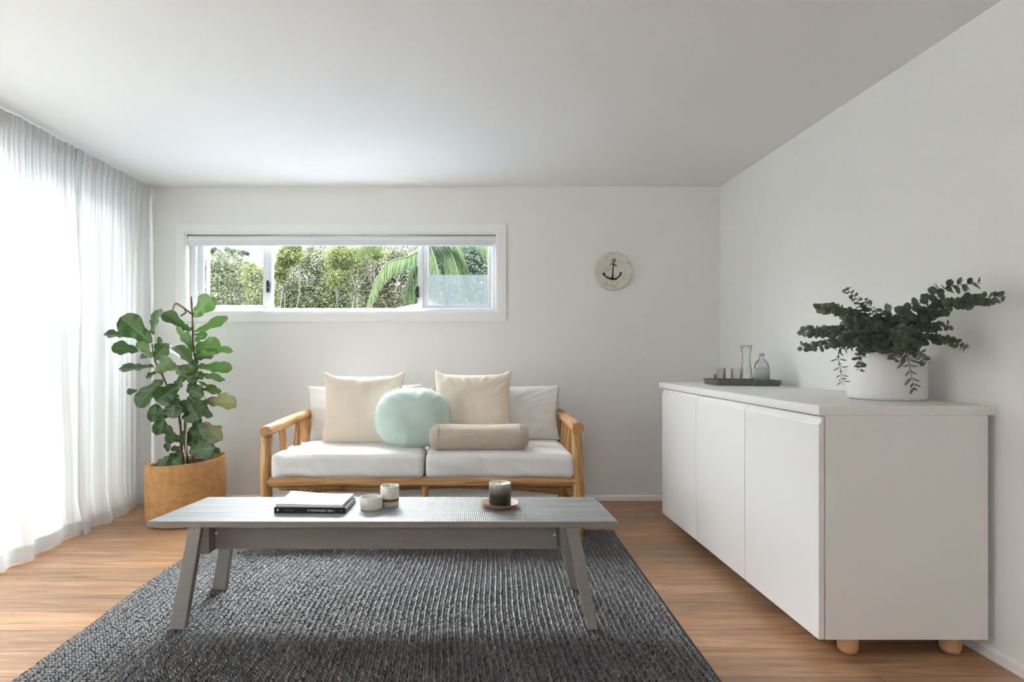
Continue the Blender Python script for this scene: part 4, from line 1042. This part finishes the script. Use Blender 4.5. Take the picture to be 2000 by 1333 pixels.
# leaves: base, tip, half width (photo crop px), depth of base and tip, roll (deg), tone, curl
LV = [
 (325, 305, 150, 165, 66, -.10, -.16, 10, .62, .10), (200, 275, 62, 252, 40, -.10, -.16, 62, .55, .1), (255, 350, 105, 325, 42, -.12, -.2, 35, .6, .15),
 (325, 390, 252, 298, 34, -.16, -.2, -20, .7, .15), (330, 262, 352, 112, 46, -.10, -.05, -30, .35, .2), (505, 225, 380, 132, 40, .0, .02, 30, .35, .15),
 (335, 395, 400, 315, 42, -.14, -.14, 15, .5, .1), (505, 400, 380, 302, 34, .0, -.02, 74, .3, .1), (335, 432, 150, 462, 44, -.10, -.12, 60, .55, -.15),
 (345, 470, 445, 385, 48, -.16, -.2, 10, .55, .3), (420, 415, 500, 480, 34, -.05, -.05, 30, .5, .2), (385, 505, 228, 645, 52, -.12, -.2, 20, .25, .2),
 (245, 565, 187, 575, 20, -.15, -.18, 30, .6, .1), (355, 462, 290, 495, 22, -.1, -.12, 40, .45, .1), (465, 535, 345, 625, 56, -.14, -.2, -12, .3, .15),
 (462, 600, 430, 715, 52, -.12, -.16, 8, .15, .15), (420, 700, 298, 680, 48, -.1, -.15, 20, .75, .25), (440, 790, 328, 750, 44, -.1, -.15, 30, .75, .25),
 (490, 830, 393, 815, 34, -.06, -.1, 20, .35, .2), (548, 165, 655, 52, 52, .0, -.03, 12, 1.0, .1), (552, 248, 735, 190, 38, .0, -.02, 58, .8, -.25),
 (555, 365, 440, 232, 42, -.03, -.1, -45, .15, -.2), (556, 330, 700, 322, 56, .0, .06, 28, .55, .1), (620, 345, 762, 362, 36, .02, .0, 60, .4, -.2),
 (552, 400, 655, 358, 32, -.04, -.1, 40, .65, .1), (562, 450, 465, 315, 46, -.04, -.1, -25, .12, .1), (568, 432, 752, 465, 48, .0, .02, 45, .8, -.25),
 (566, 470, 702, 525, 36, -.03, -.1, 55, .25, -.25), (565, 512, 692, 585, 34, .0, .02, 50, .5, -.15), (545, 530, 495, 420, 48, -.06, -.12, -10, .12, .1),
 (515, 535, 592, 600, 48, -.08, -.12, 10, .2, .2), (500, 470, 455, 560, 36, -.04, -.06, 30, .45, .15), (565, 545, 685, 592, 34, .0, -.05, 55, .15, -.15),
 (520, 600, 570, 728, 66, -.08, -.14, 5, .05, .15), (575, 620, 637, 712, 36, -.02, -.05, 30, .45, .2),
 (560, 705, 600, 830, 46, -.08, -.16, -15, .25, .2), (525, 895, 662, 875, 58, -.10, -.14, -8, .2, .15), (640, 880, 698, 898, 20, -.05, -.06, 20, .2, .1),
 (660, 768, 708, 760, 16, .0, .0, 55, .3, .1), (670, 828, 712, 828, 12, .0, .0, 50, .3, .1), (415, 920, 358, 980, 26, -.14, -.17, 20, .65, .1),
 (415, 925, 485, 975, 34, -.12, -.15, -10, .4, .1), (412, 900, 405, 848, 18, -.12, -.12, 20, .55, .1), (485, 875, 425, 885, 20, -.08, -.1, 45, .45, .1),
 (490, 890, 435, 960, 44, -.04, -.06, 10, .1, .1), (548, 262, 603, 270, 20, .0, .0, 50, .6, .1), (500, 780, 480, 850, 26, -.03, -.06, 10, .5, .1),
 (540, 760, 545, 870, 40, .03, .0, 5, .08, .1), (570, 400, 530, 500, 40, -.06, -.12, 20, .12, .2), (560, 560, 540, 470, 30, .05, .05, 0, .1, .1),
 (555, 830, 600, 900, 40, .05, .05, 0, .08, .1), (545, 240, 470, 215, 26, .0, .02, 40, .5, .1), (380, 340, 362, 272, 14, -.05, -.05, 0, .3, 0), (300, 385, 262, 375, 14, -.05, -.05, 0, .25, 0),
 (548, 320, 500, 250, 34, .03, .05, -20, .35, .1), (565, 395, 610, 330, 36, .05, .08, 20, .4, .1), (470, 520, 520, 460, 34, .04, .06, 10, .2, .1), (550, 620, 625, 650, 34, .06, .1, 30, .1, .1),
 (480, 650, 420, 600, 38, .02, .0, 20, .15, .1), (520, 690, 480, 620, 38, .05, .05, 0, .08, .1), (545, 500, 610, 480, 30, .05, .08, 40, .3, -.1), (555, 300, 620, 250, 24, .06, .1, 40, .6, .1), (480, 860, 520, 800, 30, .03, .05, 10, .1, .1), (600, 850, 640, 770, 30, .05, .05, -10, .12, .1)]
def fig_leaf(b, tones, bx, by, tx, ty, hw, d0, d1, roll, tone, curl, seed):
    A = PL(bx, by, d0); B = PL(tx, ty, d1); ax = B - A; L_ = ax.length; X = ax.normalized()
    view = (Vector((0, -1, 0))); view = (view - X * view.dot(X)).normalized(); side = X.cross(view).normalized()
    # side should point downwards-ish so that positive roll shows the upper face from above
    if side.z > 0: side = -side
    up = X.cross(side); 
    if up.y > 0: up = -up
    rm = Matrix.Rotation(R(roll), 3, X); s_ = rm @ side; n_ = rm @ up
    if n_.z < -.2: n_ = -n_
    w = hw * .36 * BY / F; rnd = random.Random(seed); nu, nv = 10, 18; V = []; uv = []
    for i in range(nv + 1):
        t = i / nv
        wid = (.30 + .34 * sm(0, .3, t) - .10 * math.exp(-((t - .38) / .12) ** 2) + .42 * sm(.3, .72, t)) * (max(0, 1 - ((t - .55) / .45) ** 2.6) ** .5 if t > .55 else 1) * sm(-.02, .10, t) / 1.0
        for j in range(nu + 1):
            u = 2 * j / nu - 1
            wav = .10 * w * math.sin(t * 17 + u * 2 + seed) * abs(u) ** 1.6 + .05 * w * math.sin(t * 31 + seed * 2) * abs(u) ** 2
            p = A + X * (L_ * (t * (1 - .06 * abs(u) ** 2 * (1 - t)))) + s_ * (u * w * wid) + n_ * (.20 * w * abs(u) * wid + wav - curl * L_ * (t * t) + curl * .3 * L_ * t)
            V.append(p); uv.append((j / nu, t)); tones.append(tone)
    Fs = [(i * (nu + 1) + j, i * (nu + 1) + j + 1, (i + 1) * (nu + 1) + j + 1, (i + 1) * (nu + 1) + j) for i in range(nv) for j in range(nu)]
    # orient front faces along n_
    f0 = Fs[len(Fs) // 2]; e1 = V[f0[1]] - V[f0[0]]; e2 = V[f0[3]] - V[f0[0]]
    if e1.cross(e2).dot(n_) < 0: Fs = [f[::-1] for f in Fs]
    b.add(V, Fs, uv)
def fig_build(name, rows, mat, seed0):
    b = MB(); tones = []
    for k, r in enumerate(rows): fig_leaf(b, tones, *r, seed0 + k * 1.7)
    o = mesh_obj(name, b.v, b.f, mat, fg, True, b.uv)
    at = o.data.attributes.new('tone', 'FLOAT', 'POINT'); at.data.foreach_set('value', tones); return o
fig_build('foliage', LV, M['fig'], 1.3)
w1 = fig_build('withered_leaf', [(608, 628, 788, 625, 50, -.06, -.08, 25, .95, .05)], M['fig_brown'], 5.1); w1['label'] = 'pale green and brown blotched leaf'
w2 = fig_build('withered_leaf', [(600, 740, 695, 835, 48, -.10, -.16, -5, .3, .1)], M['fig_brown'], 8.4); w2['label'] = 'brown dried leaf above the basket'
b = MB()
b.tube(catmull([PL(535, 150, .0), PL(505, 120, -.02), (PL(455, 92, -.03)), PL(437, 130, -.03), PL(445, 140, -.03)], 6), [.004, .006, .007, .006, .003] * 5 + [.003] * 0 if False else .005, 7)
b.tube(catmull([PL(500, 120, -.02), PL(508, 140, -.02), PL(480, 160, -.02)], 6), .006, 7)
o = b.build('dried_leaf', M['dry'], fg, smooth=True); o['label'] = 'curled dry brown leaf near the top'

# ---------------------------------------------------------------- outside
def leaf_out(name, cols, trans=.35):
    a = N(name); at = a.n('Attribute', attribute_name='tone')
    c = a.ramp(at.outputs['Fac'], [(k / (len(cols) - 1), q) for k, q in enumerate(cols)])
    d = a.n('BsdfDiffuse'); t = a.n('BsdfTranslucent'); a.l(c, d.inputs[0]); a.l(c, t.inputs[0])
    m = a.n('MixShader'); m.inputs[0].default_value = trans; a.l(d.outputs[0], m.inputs[1]); a.l(t.outputs[0], m.inputs[2]); a.l(m.outputs[0], a.out.inputs[0]); return a.m
LO = {'mid': leaf_out('gum_foliage', [(.020, .026, .014), (.040, .046, .027), (.072, .078, .050)]),
      'lime': leaf_out('lime_foliage', [(.028, .036, .014), (.052, .060, .026), (.085, .092, .045)]),
      'olive': leaf_out('olive_foliage', [(.022, .023, .017), (.042, .043, .030), (.070, .068, .050)]),
      'dark': leaf_out('dark_foliage', [(.012, .019, .014), (.025, .034, .025), (.042, .052, .038)]),
      'palm': leaf_out('palm_leaflets', [(.012, .020, .014), (.021, .033, .019), (.042, .050, .019)])}
M['bark'] = paint('pale_bark', (.022, .020, .017), .9, .5, 20)
M['pole'] = paint('grey_blue_pole', (.022, .030, .040), .5, .05, 20)
M['screen'] = paint('screen_paint', (.62, .62, .62), .7)
M['grass'] = paint('grass', (.05, .08, .03), .95, .5, 20)
M['paving'] = paint('pale_paving', (.42, .41, .40), .9, .3, 20)
M['roofing'] = paint('roof_sheet', (.13, .165, .20), .5, .1, 20)
GZ = -.35
struct(MB().box(-60, 60, 4.86, 90, GZ - .2, GZ).build('ground_garden', M['grass']))
struct(MB().box(-60, -2.68, -40, 4.86, GZ - .2, GZ).build('ground_terrace', M['paving']))
def tree(name, x, y, h, blobs, mat, n, size, label, seed, trunk=True, cat='tree'):
    rng = np.random.default_rng(seed); o = thing(name, label, cat, (x, y, GZ), group='trees seen through the high window')
    P = []
    wts = np.array([b_[3] * b_[4] * b_[5] for b_ in blobs]) ** .8; wts /= wts.sum()
    for bi, (cx, cy, cz_, rx, ry, rz) in enumerate(blobs):
        m = int(4.2 * n * wts[bi]); ncl = max(6, int(m / 90))
        d = rng.normal(size=(ncl, 3)); d /= np.linalg.norm(d, axis=1)[:, None]; d *= rng.uniform(.35, 1, (ncl, 1)) ** .5
        cen = d * np.array([rx, ry, rz]) + np.array([cx, cy, cz_])
        k = rng.integers(0, ncl, m); P.append(cen[k] + rng.normal(size=(m, 3)) * .27 * min(rx, rz))
    P = np.concatenate(P); m = len(P)
    a = rng.normal(size=(m, 3)); a /= np.linalg.norm(a, axis=1)[:, None]; c = rng.normal(size=(m, 3)); c -= a * (a * c).sum(1)[:, None]; c /= np.linalg.norm(c, axis=1)[:, None]
    s = size * .45 * rng.uniform(.5, 1.4, (m, 1)); V = np.stack([P - a * s, P + c * s * .45, P + a * s, P - c * s * .45], 1).reshape(-1, 3)
    me = bpy.data.meshes.new('foliage'); me.vertices.add(4 * m); me.vertices.foreach_set('co', V.astype(np.float32).ravel()); me.loops.add(4 * m); me.loops.foreach_set('vertex_index', np.arange(4 * m, dtype=np.int32))
    me.polygons.add(m); me.polygons.foreach_set('loop_start', np.arange(0, 4 * m, 4, dtype=np.int32)); me.update(calc_edges=True)
    at = me.attributes.new('tone', 'FLOAT', 'POINT'); at.data.foreach_set('value', np.repeat(np.clip(rng.normal(.5, .28, m), 0, 1), 4).astype(np.float32))
    me.materials.append(LO[mat]); f = bpy.data.objects.new('foliage', me); COL.objects.link(f); f.parent = o
    rnd = random.Random(seed); b = MB(); tr_ = .005 * h + .014
    b.tube(catmull([(0, 0, 0), (rnd.uniform(-.1, .1), 0, h * .3), (rnd.uniform(-.2, .2), 0, h * .6), (0, 0, h * .9)], 4), [tr_ * (1 - .7 * q / 12) for q in range(13)], 8)
    for bl_ in blobs:
        st = Vector((0, 0, min(bl_[2] * .6, h * .5))); en = Vector(bl_[:3]) + Vector((0, 0, bl_[5] * .5)); md = (st + en) / 2 + Vector((rnd.uniform(-.3, .3), 0, rnd.uniform(-.1, .3)))
        b.tube(catmull([st, md, en], 4), [tr_ * .55 * (1 - .8 * q / 8) for q in range(9)], 6)
        for q in range(3):
            e2 = en + Vector((rnd.uniform(-1, 1) * bl_[3], rnd.uniform(-1, 1) * bl_[4], rnd.uniform(-.8, .4) * bl_[5])); b.tube([md, (md + e2) / 2 + Vector((0, 0, .1)), e2], [tr_ * .3, tr_ * .2, .006], 5)
    b.build('trunk', M['bark'], o, smooth=True)
    return o
def at(px, Y): return (px - 912) * Y / F
def tz_(py, Y): return EYE - (py - 692) * Y / F - GZ
# (trees are placed along a garden 12 to 24 m behind the house)
def T(label, px, Y, mat, n, size, seed, bl, name='tree'):
    x = at(px, Y); blobs = []
    for (bx, by, rx, rz) in bl: blobs.append(((bx - px) * Y / F, 0, tz_(by, Y), rx * Y / F, rx * Y / F * .8, rz * Y / F))
    tree(name, x, Y, max(q[2] for q in blobs), blobs, mat, n, size, label, seed)
T('bushy mid-green tree filling the left window pane', 445, 17, 'mid', 9000, .075, 1, [(440, 555, 55, 40), (415, 535, 25, 30), (470, 560, 35, 35), (445, 600, 70, 40), (440, 518, 40, 20)])
T('lime green tree at right edge of the left pane', 505, 15, 'lime', 3500, .07, 2, [(498, 545, 20, 22), (512, 580, 22, 35), (490, 525, 12, 10)])
T('tall thin gum tree with wispy crown above left pane', 452, 26, 'dark', 1500, .09, 3, [(465, 495, 22, 7), (430, 492, 26, 8), (485, 515, 10, 8)])
T('lime-topped tree at left edge of the open middle window', 560, 14, 'lime', 4200, .06, 4, [(562, 500, 22, 16), (548, 530, 12, 20), (572, 485, 14, 14)])
T('open grey-green gum tree with sky showing through its crown', 640, 16, 'mid', 11000, .065, 5, [(585, 545, 45, 45), (620, 505, 45, 28), (660, 540, 45, 40), (600, 585, 60, 30), (650, 590, 50, 30), (690, 500, 40, 30)])
T('olive brown tree behind the palm fronds', 745, 18, 'olive', 11000, .08, 6, [(740, 515, 60, 40), (700, 560, 50, 45), (780, 560, 60, 50), (730, 600, 80, 40), (810, 510, 45, 35)])
T('light green gum standing left of the palm, branching low', 700, 12.5, 'lime', 3600, .045, 7, [(675, 500, 36, 24), (725, 492, 25, 18), (660, 540, 22, 20)])
T('dark green tree behind the right window pane', 900, 15, 'dark', 11000, .08, 8, [(890, 515, 70, 40), (860, 570, 60, 50), (940, 560, 60, 50), (920, 500, 50, 35), (880, 610, 80, 40)])
T('dark hedge-like shrub along the bottom of the middle window', 640, 21, 'dark', 9000, .09, 9, [(560, 600, 60, 32), (640, 605, 70, 36), (720, 605, 70, 36), (800, 600, 60, 36)], 'shrub')
# palm
pm = thing('palm_tree', 'palm with long arching fronds outside at right of window', 'palm', (at(838, 8.5), 8.5, GZ), group=None)
P0 = pm.location
MB().tube(catmull([(0, 0, 0), (.03, 0, 1.2), (.0, 0, 2.2), (.02, 0, tz_(470, 8.5))], 6), [.11 - .03 * q / 18 for q in range(19)], 12).build('trunk', M['bark'], pm, smooth=True)
FR = [([(838, 478), (800, 500), (760, 512), (735, 545), (716, 600)], 8.3, .22), ([(838, 478), (845, 440), (880, 455), (905, 500), (915, 560)], 8.2, .34),
      ([(838, 478), (870, 485), (885, 505), (895, 545), (890, 590)], 8.6, .34), ([(838, 478), (812, 510), (800, 550), (796, 600)], 8.8, .28),
      ([(838, 478), (900, 430), (950, 470), (985, 540)], 8.9, .36), ([(838, 478), (790, 440), (740, 450), (700, 490)], 9.0, .3),
      ([(838, 478), (850, 510), (856, 550), (852, 600)], 8.3, .26), ([(838, 478), (820, 540), (810, 590), (760, 610)], 8.6, .2)]
for k, (pts, Y, ll) in enumerate(FR):
    rnd = random.Random(70 + k); Q = catmull([U(px, py, Y + .25 * q * (1 if k % 2 else -1) * .5) - P0 for q, (px, py) in enumerate(pts)], 10); n = len(Q)
    fr_ = MB().tube(Q, [.014 * (1 - .8 * q / n) + .002 for q in range(n)], 6).build('frond', LO['palm'], pm, smooth=True)
    V = []; Fs = []; tn = []
    for q in range(4, n):
        T_ = (Q[q] - Q[q - 1]).normalized(); sd = T_.cross(Vector((0, 0, 1))).normalized()
        for r_ in range(6):
            p = Q[q - 1].lerp(Q[q], r_ / 6)
            for sg in (-1, 1):
                L_ = ll * (.5 + .7 * math.sin(math.pi * min(1, q / n + .05))) * rnd.uniform(.8, 1.15); d = (sd * sg * rnd.uniform(.25, .6) + T_ * .45 + Vector((0, rnd.uniform(-.2, .2), -.9))).normalized(); w = T_ * .0065
                b0 = len(V); V += [p - w * .4, p + w * .4, p + d * L_ * .5 + w, p + d * L_ * .5 - w + Vector((0, 0, .0)), p + d * L_ - Vector((0, 0, .04))]
                Fs += [(b0, b0 + 1, b0 + 2, b0 + 3), (b0 + 3, b0 + 2, b0 + 4)]; tn += [min(1, max(0, rnd.gauss(.4 + .4 * q / n, .2)))] * 5
    lo = mesh_obj('leaflets', V, Fs, LO['palm'], fr_, False); a_ = lo.data.attributes.new('tone', 'FLOAT', 'POINT'); a_.data.foreach_set('value', tn)
    a_ = fr_.data.attributes.new('tone', 'FLOAT', 'POINT'); a_.data.foreach_set('value', [.7] * len(fr_.data.vertices))
b = MB(); b.tube([(0, 0, 0), (0, 0, tz_(430, 9.5))], .028, 16)
po = b.build('utility_pole', M['pole'], smooth=True); po.location = (at(407, 9.5), 9.5, GZ); tag(po, 'slim blue-grey pole outside behind the left window pane', 'pole')
# low roof corner just outside the window
rf = thing('lean_to_roof', 'pale metal roof just below the high window, its ridge showing under the palm', 'roof', (-.9, 6.6, GZ))
b = MB()
for k in range(30):
    x = -3.1 + k * .15 - rf.location.x
    b.prism([(4.9 - 6.6, 1.30 - GZ), (8.2 - 6.6, 1.56 - GZ), (8.2 - 6.6, 1.54 - GZ), (4.9 - 6.6, 1.28 - GZ)], 'x', x, x + .148)
    b.prism([(4.9 - 6.6, 1.305 - GZ), (8.2 - 6.6, 1.565 - GZ), (8.2 - 6.6, 1.585 - GZ), (4.9 - 6.6, 1.325 - GZ)], 'x', x, x + .02)
b.build('roof_sheet', M['roofing'], rf)
b = MB(); R1, R2, R3 = U(752, 606, 8.2), U(842, 588, 8.2), U(842, 612, 8.2)
v = [Vector(p) - rf.location for p in (R1, R2, R3)]; b.add(v + [p + Vector((.15, .5, -.02)) for p in v], [(0, 1, 2), (5, 4, 3), (0, 3, 4, 1), (1, 4, 5, 2), (2, 5, 3, 0)]); b.build('hip_end', M['roofing'], rf)
b = MB()
for x in (-3.0, 1.2):
    for y in (5.0, 8.1): b.box(x - .05 - rf.location.x, x + .05 - rf.location.x, y - .05 - 6.6, y + .05 - 6.6, 0, 1.28 - GZ)
b.build('posts', M['roofing'], rf)
vr = thing('sky_blocker_roof', 'unseen flat roof added outside the sliding door to block sky', 'roof', (-3.6, 2.5, 2.45))  # out of view, added to keep overhead sky off the sliding door
b = MB(); b.box(-.93, 1.05, -3.2, 3.2, 0, .12); b.build('blocker_deck', M['trim'], vr)
b = MB(); b.box(-.88, -.80, -3.1, -3.02, -2.8, 0); b.build('post', M['trim'], vr)
b = MB(); b.box(-.88, -.80, 3.02, 3.1, -2.8, 0); b.build('post', M['trim'], vr)
ps = thing('light_screen', 'pale screen added outside to dim the right sheer curtain', 'screen', (-3.35, 4.4, GZ))  # added to hold back daylight from the far part of the curtains
b = MB(); b.box(-.02, .02, -1.15, 1.1, .1, 2.55); b.build('panel', M['screen'], ps)
b = MB(); b.box(-.04, .04, -1.22, -1.15, 0, 2.6); b.build('post', M['screen'], ps)
b = MB(); b.box(-.04, .04, 1.1, 1.17, 0, 2.6); b.build('post', M['screen'], ps)
# greenery beyond the sliding door
tree('tree', -6.2, 9.4, 4.2, [(0, 0, 2.6, 1.5, 1.2, 1.3), (-1.3, .6, 1.9, 1.2, 1.0, 1.5), (-.4, .2, 1.2, 1.1, .8, 1.0)], 'mid', 6000, .10, 'leafy green tree outside, glimpsed through slit between the sheer curtains', 21)
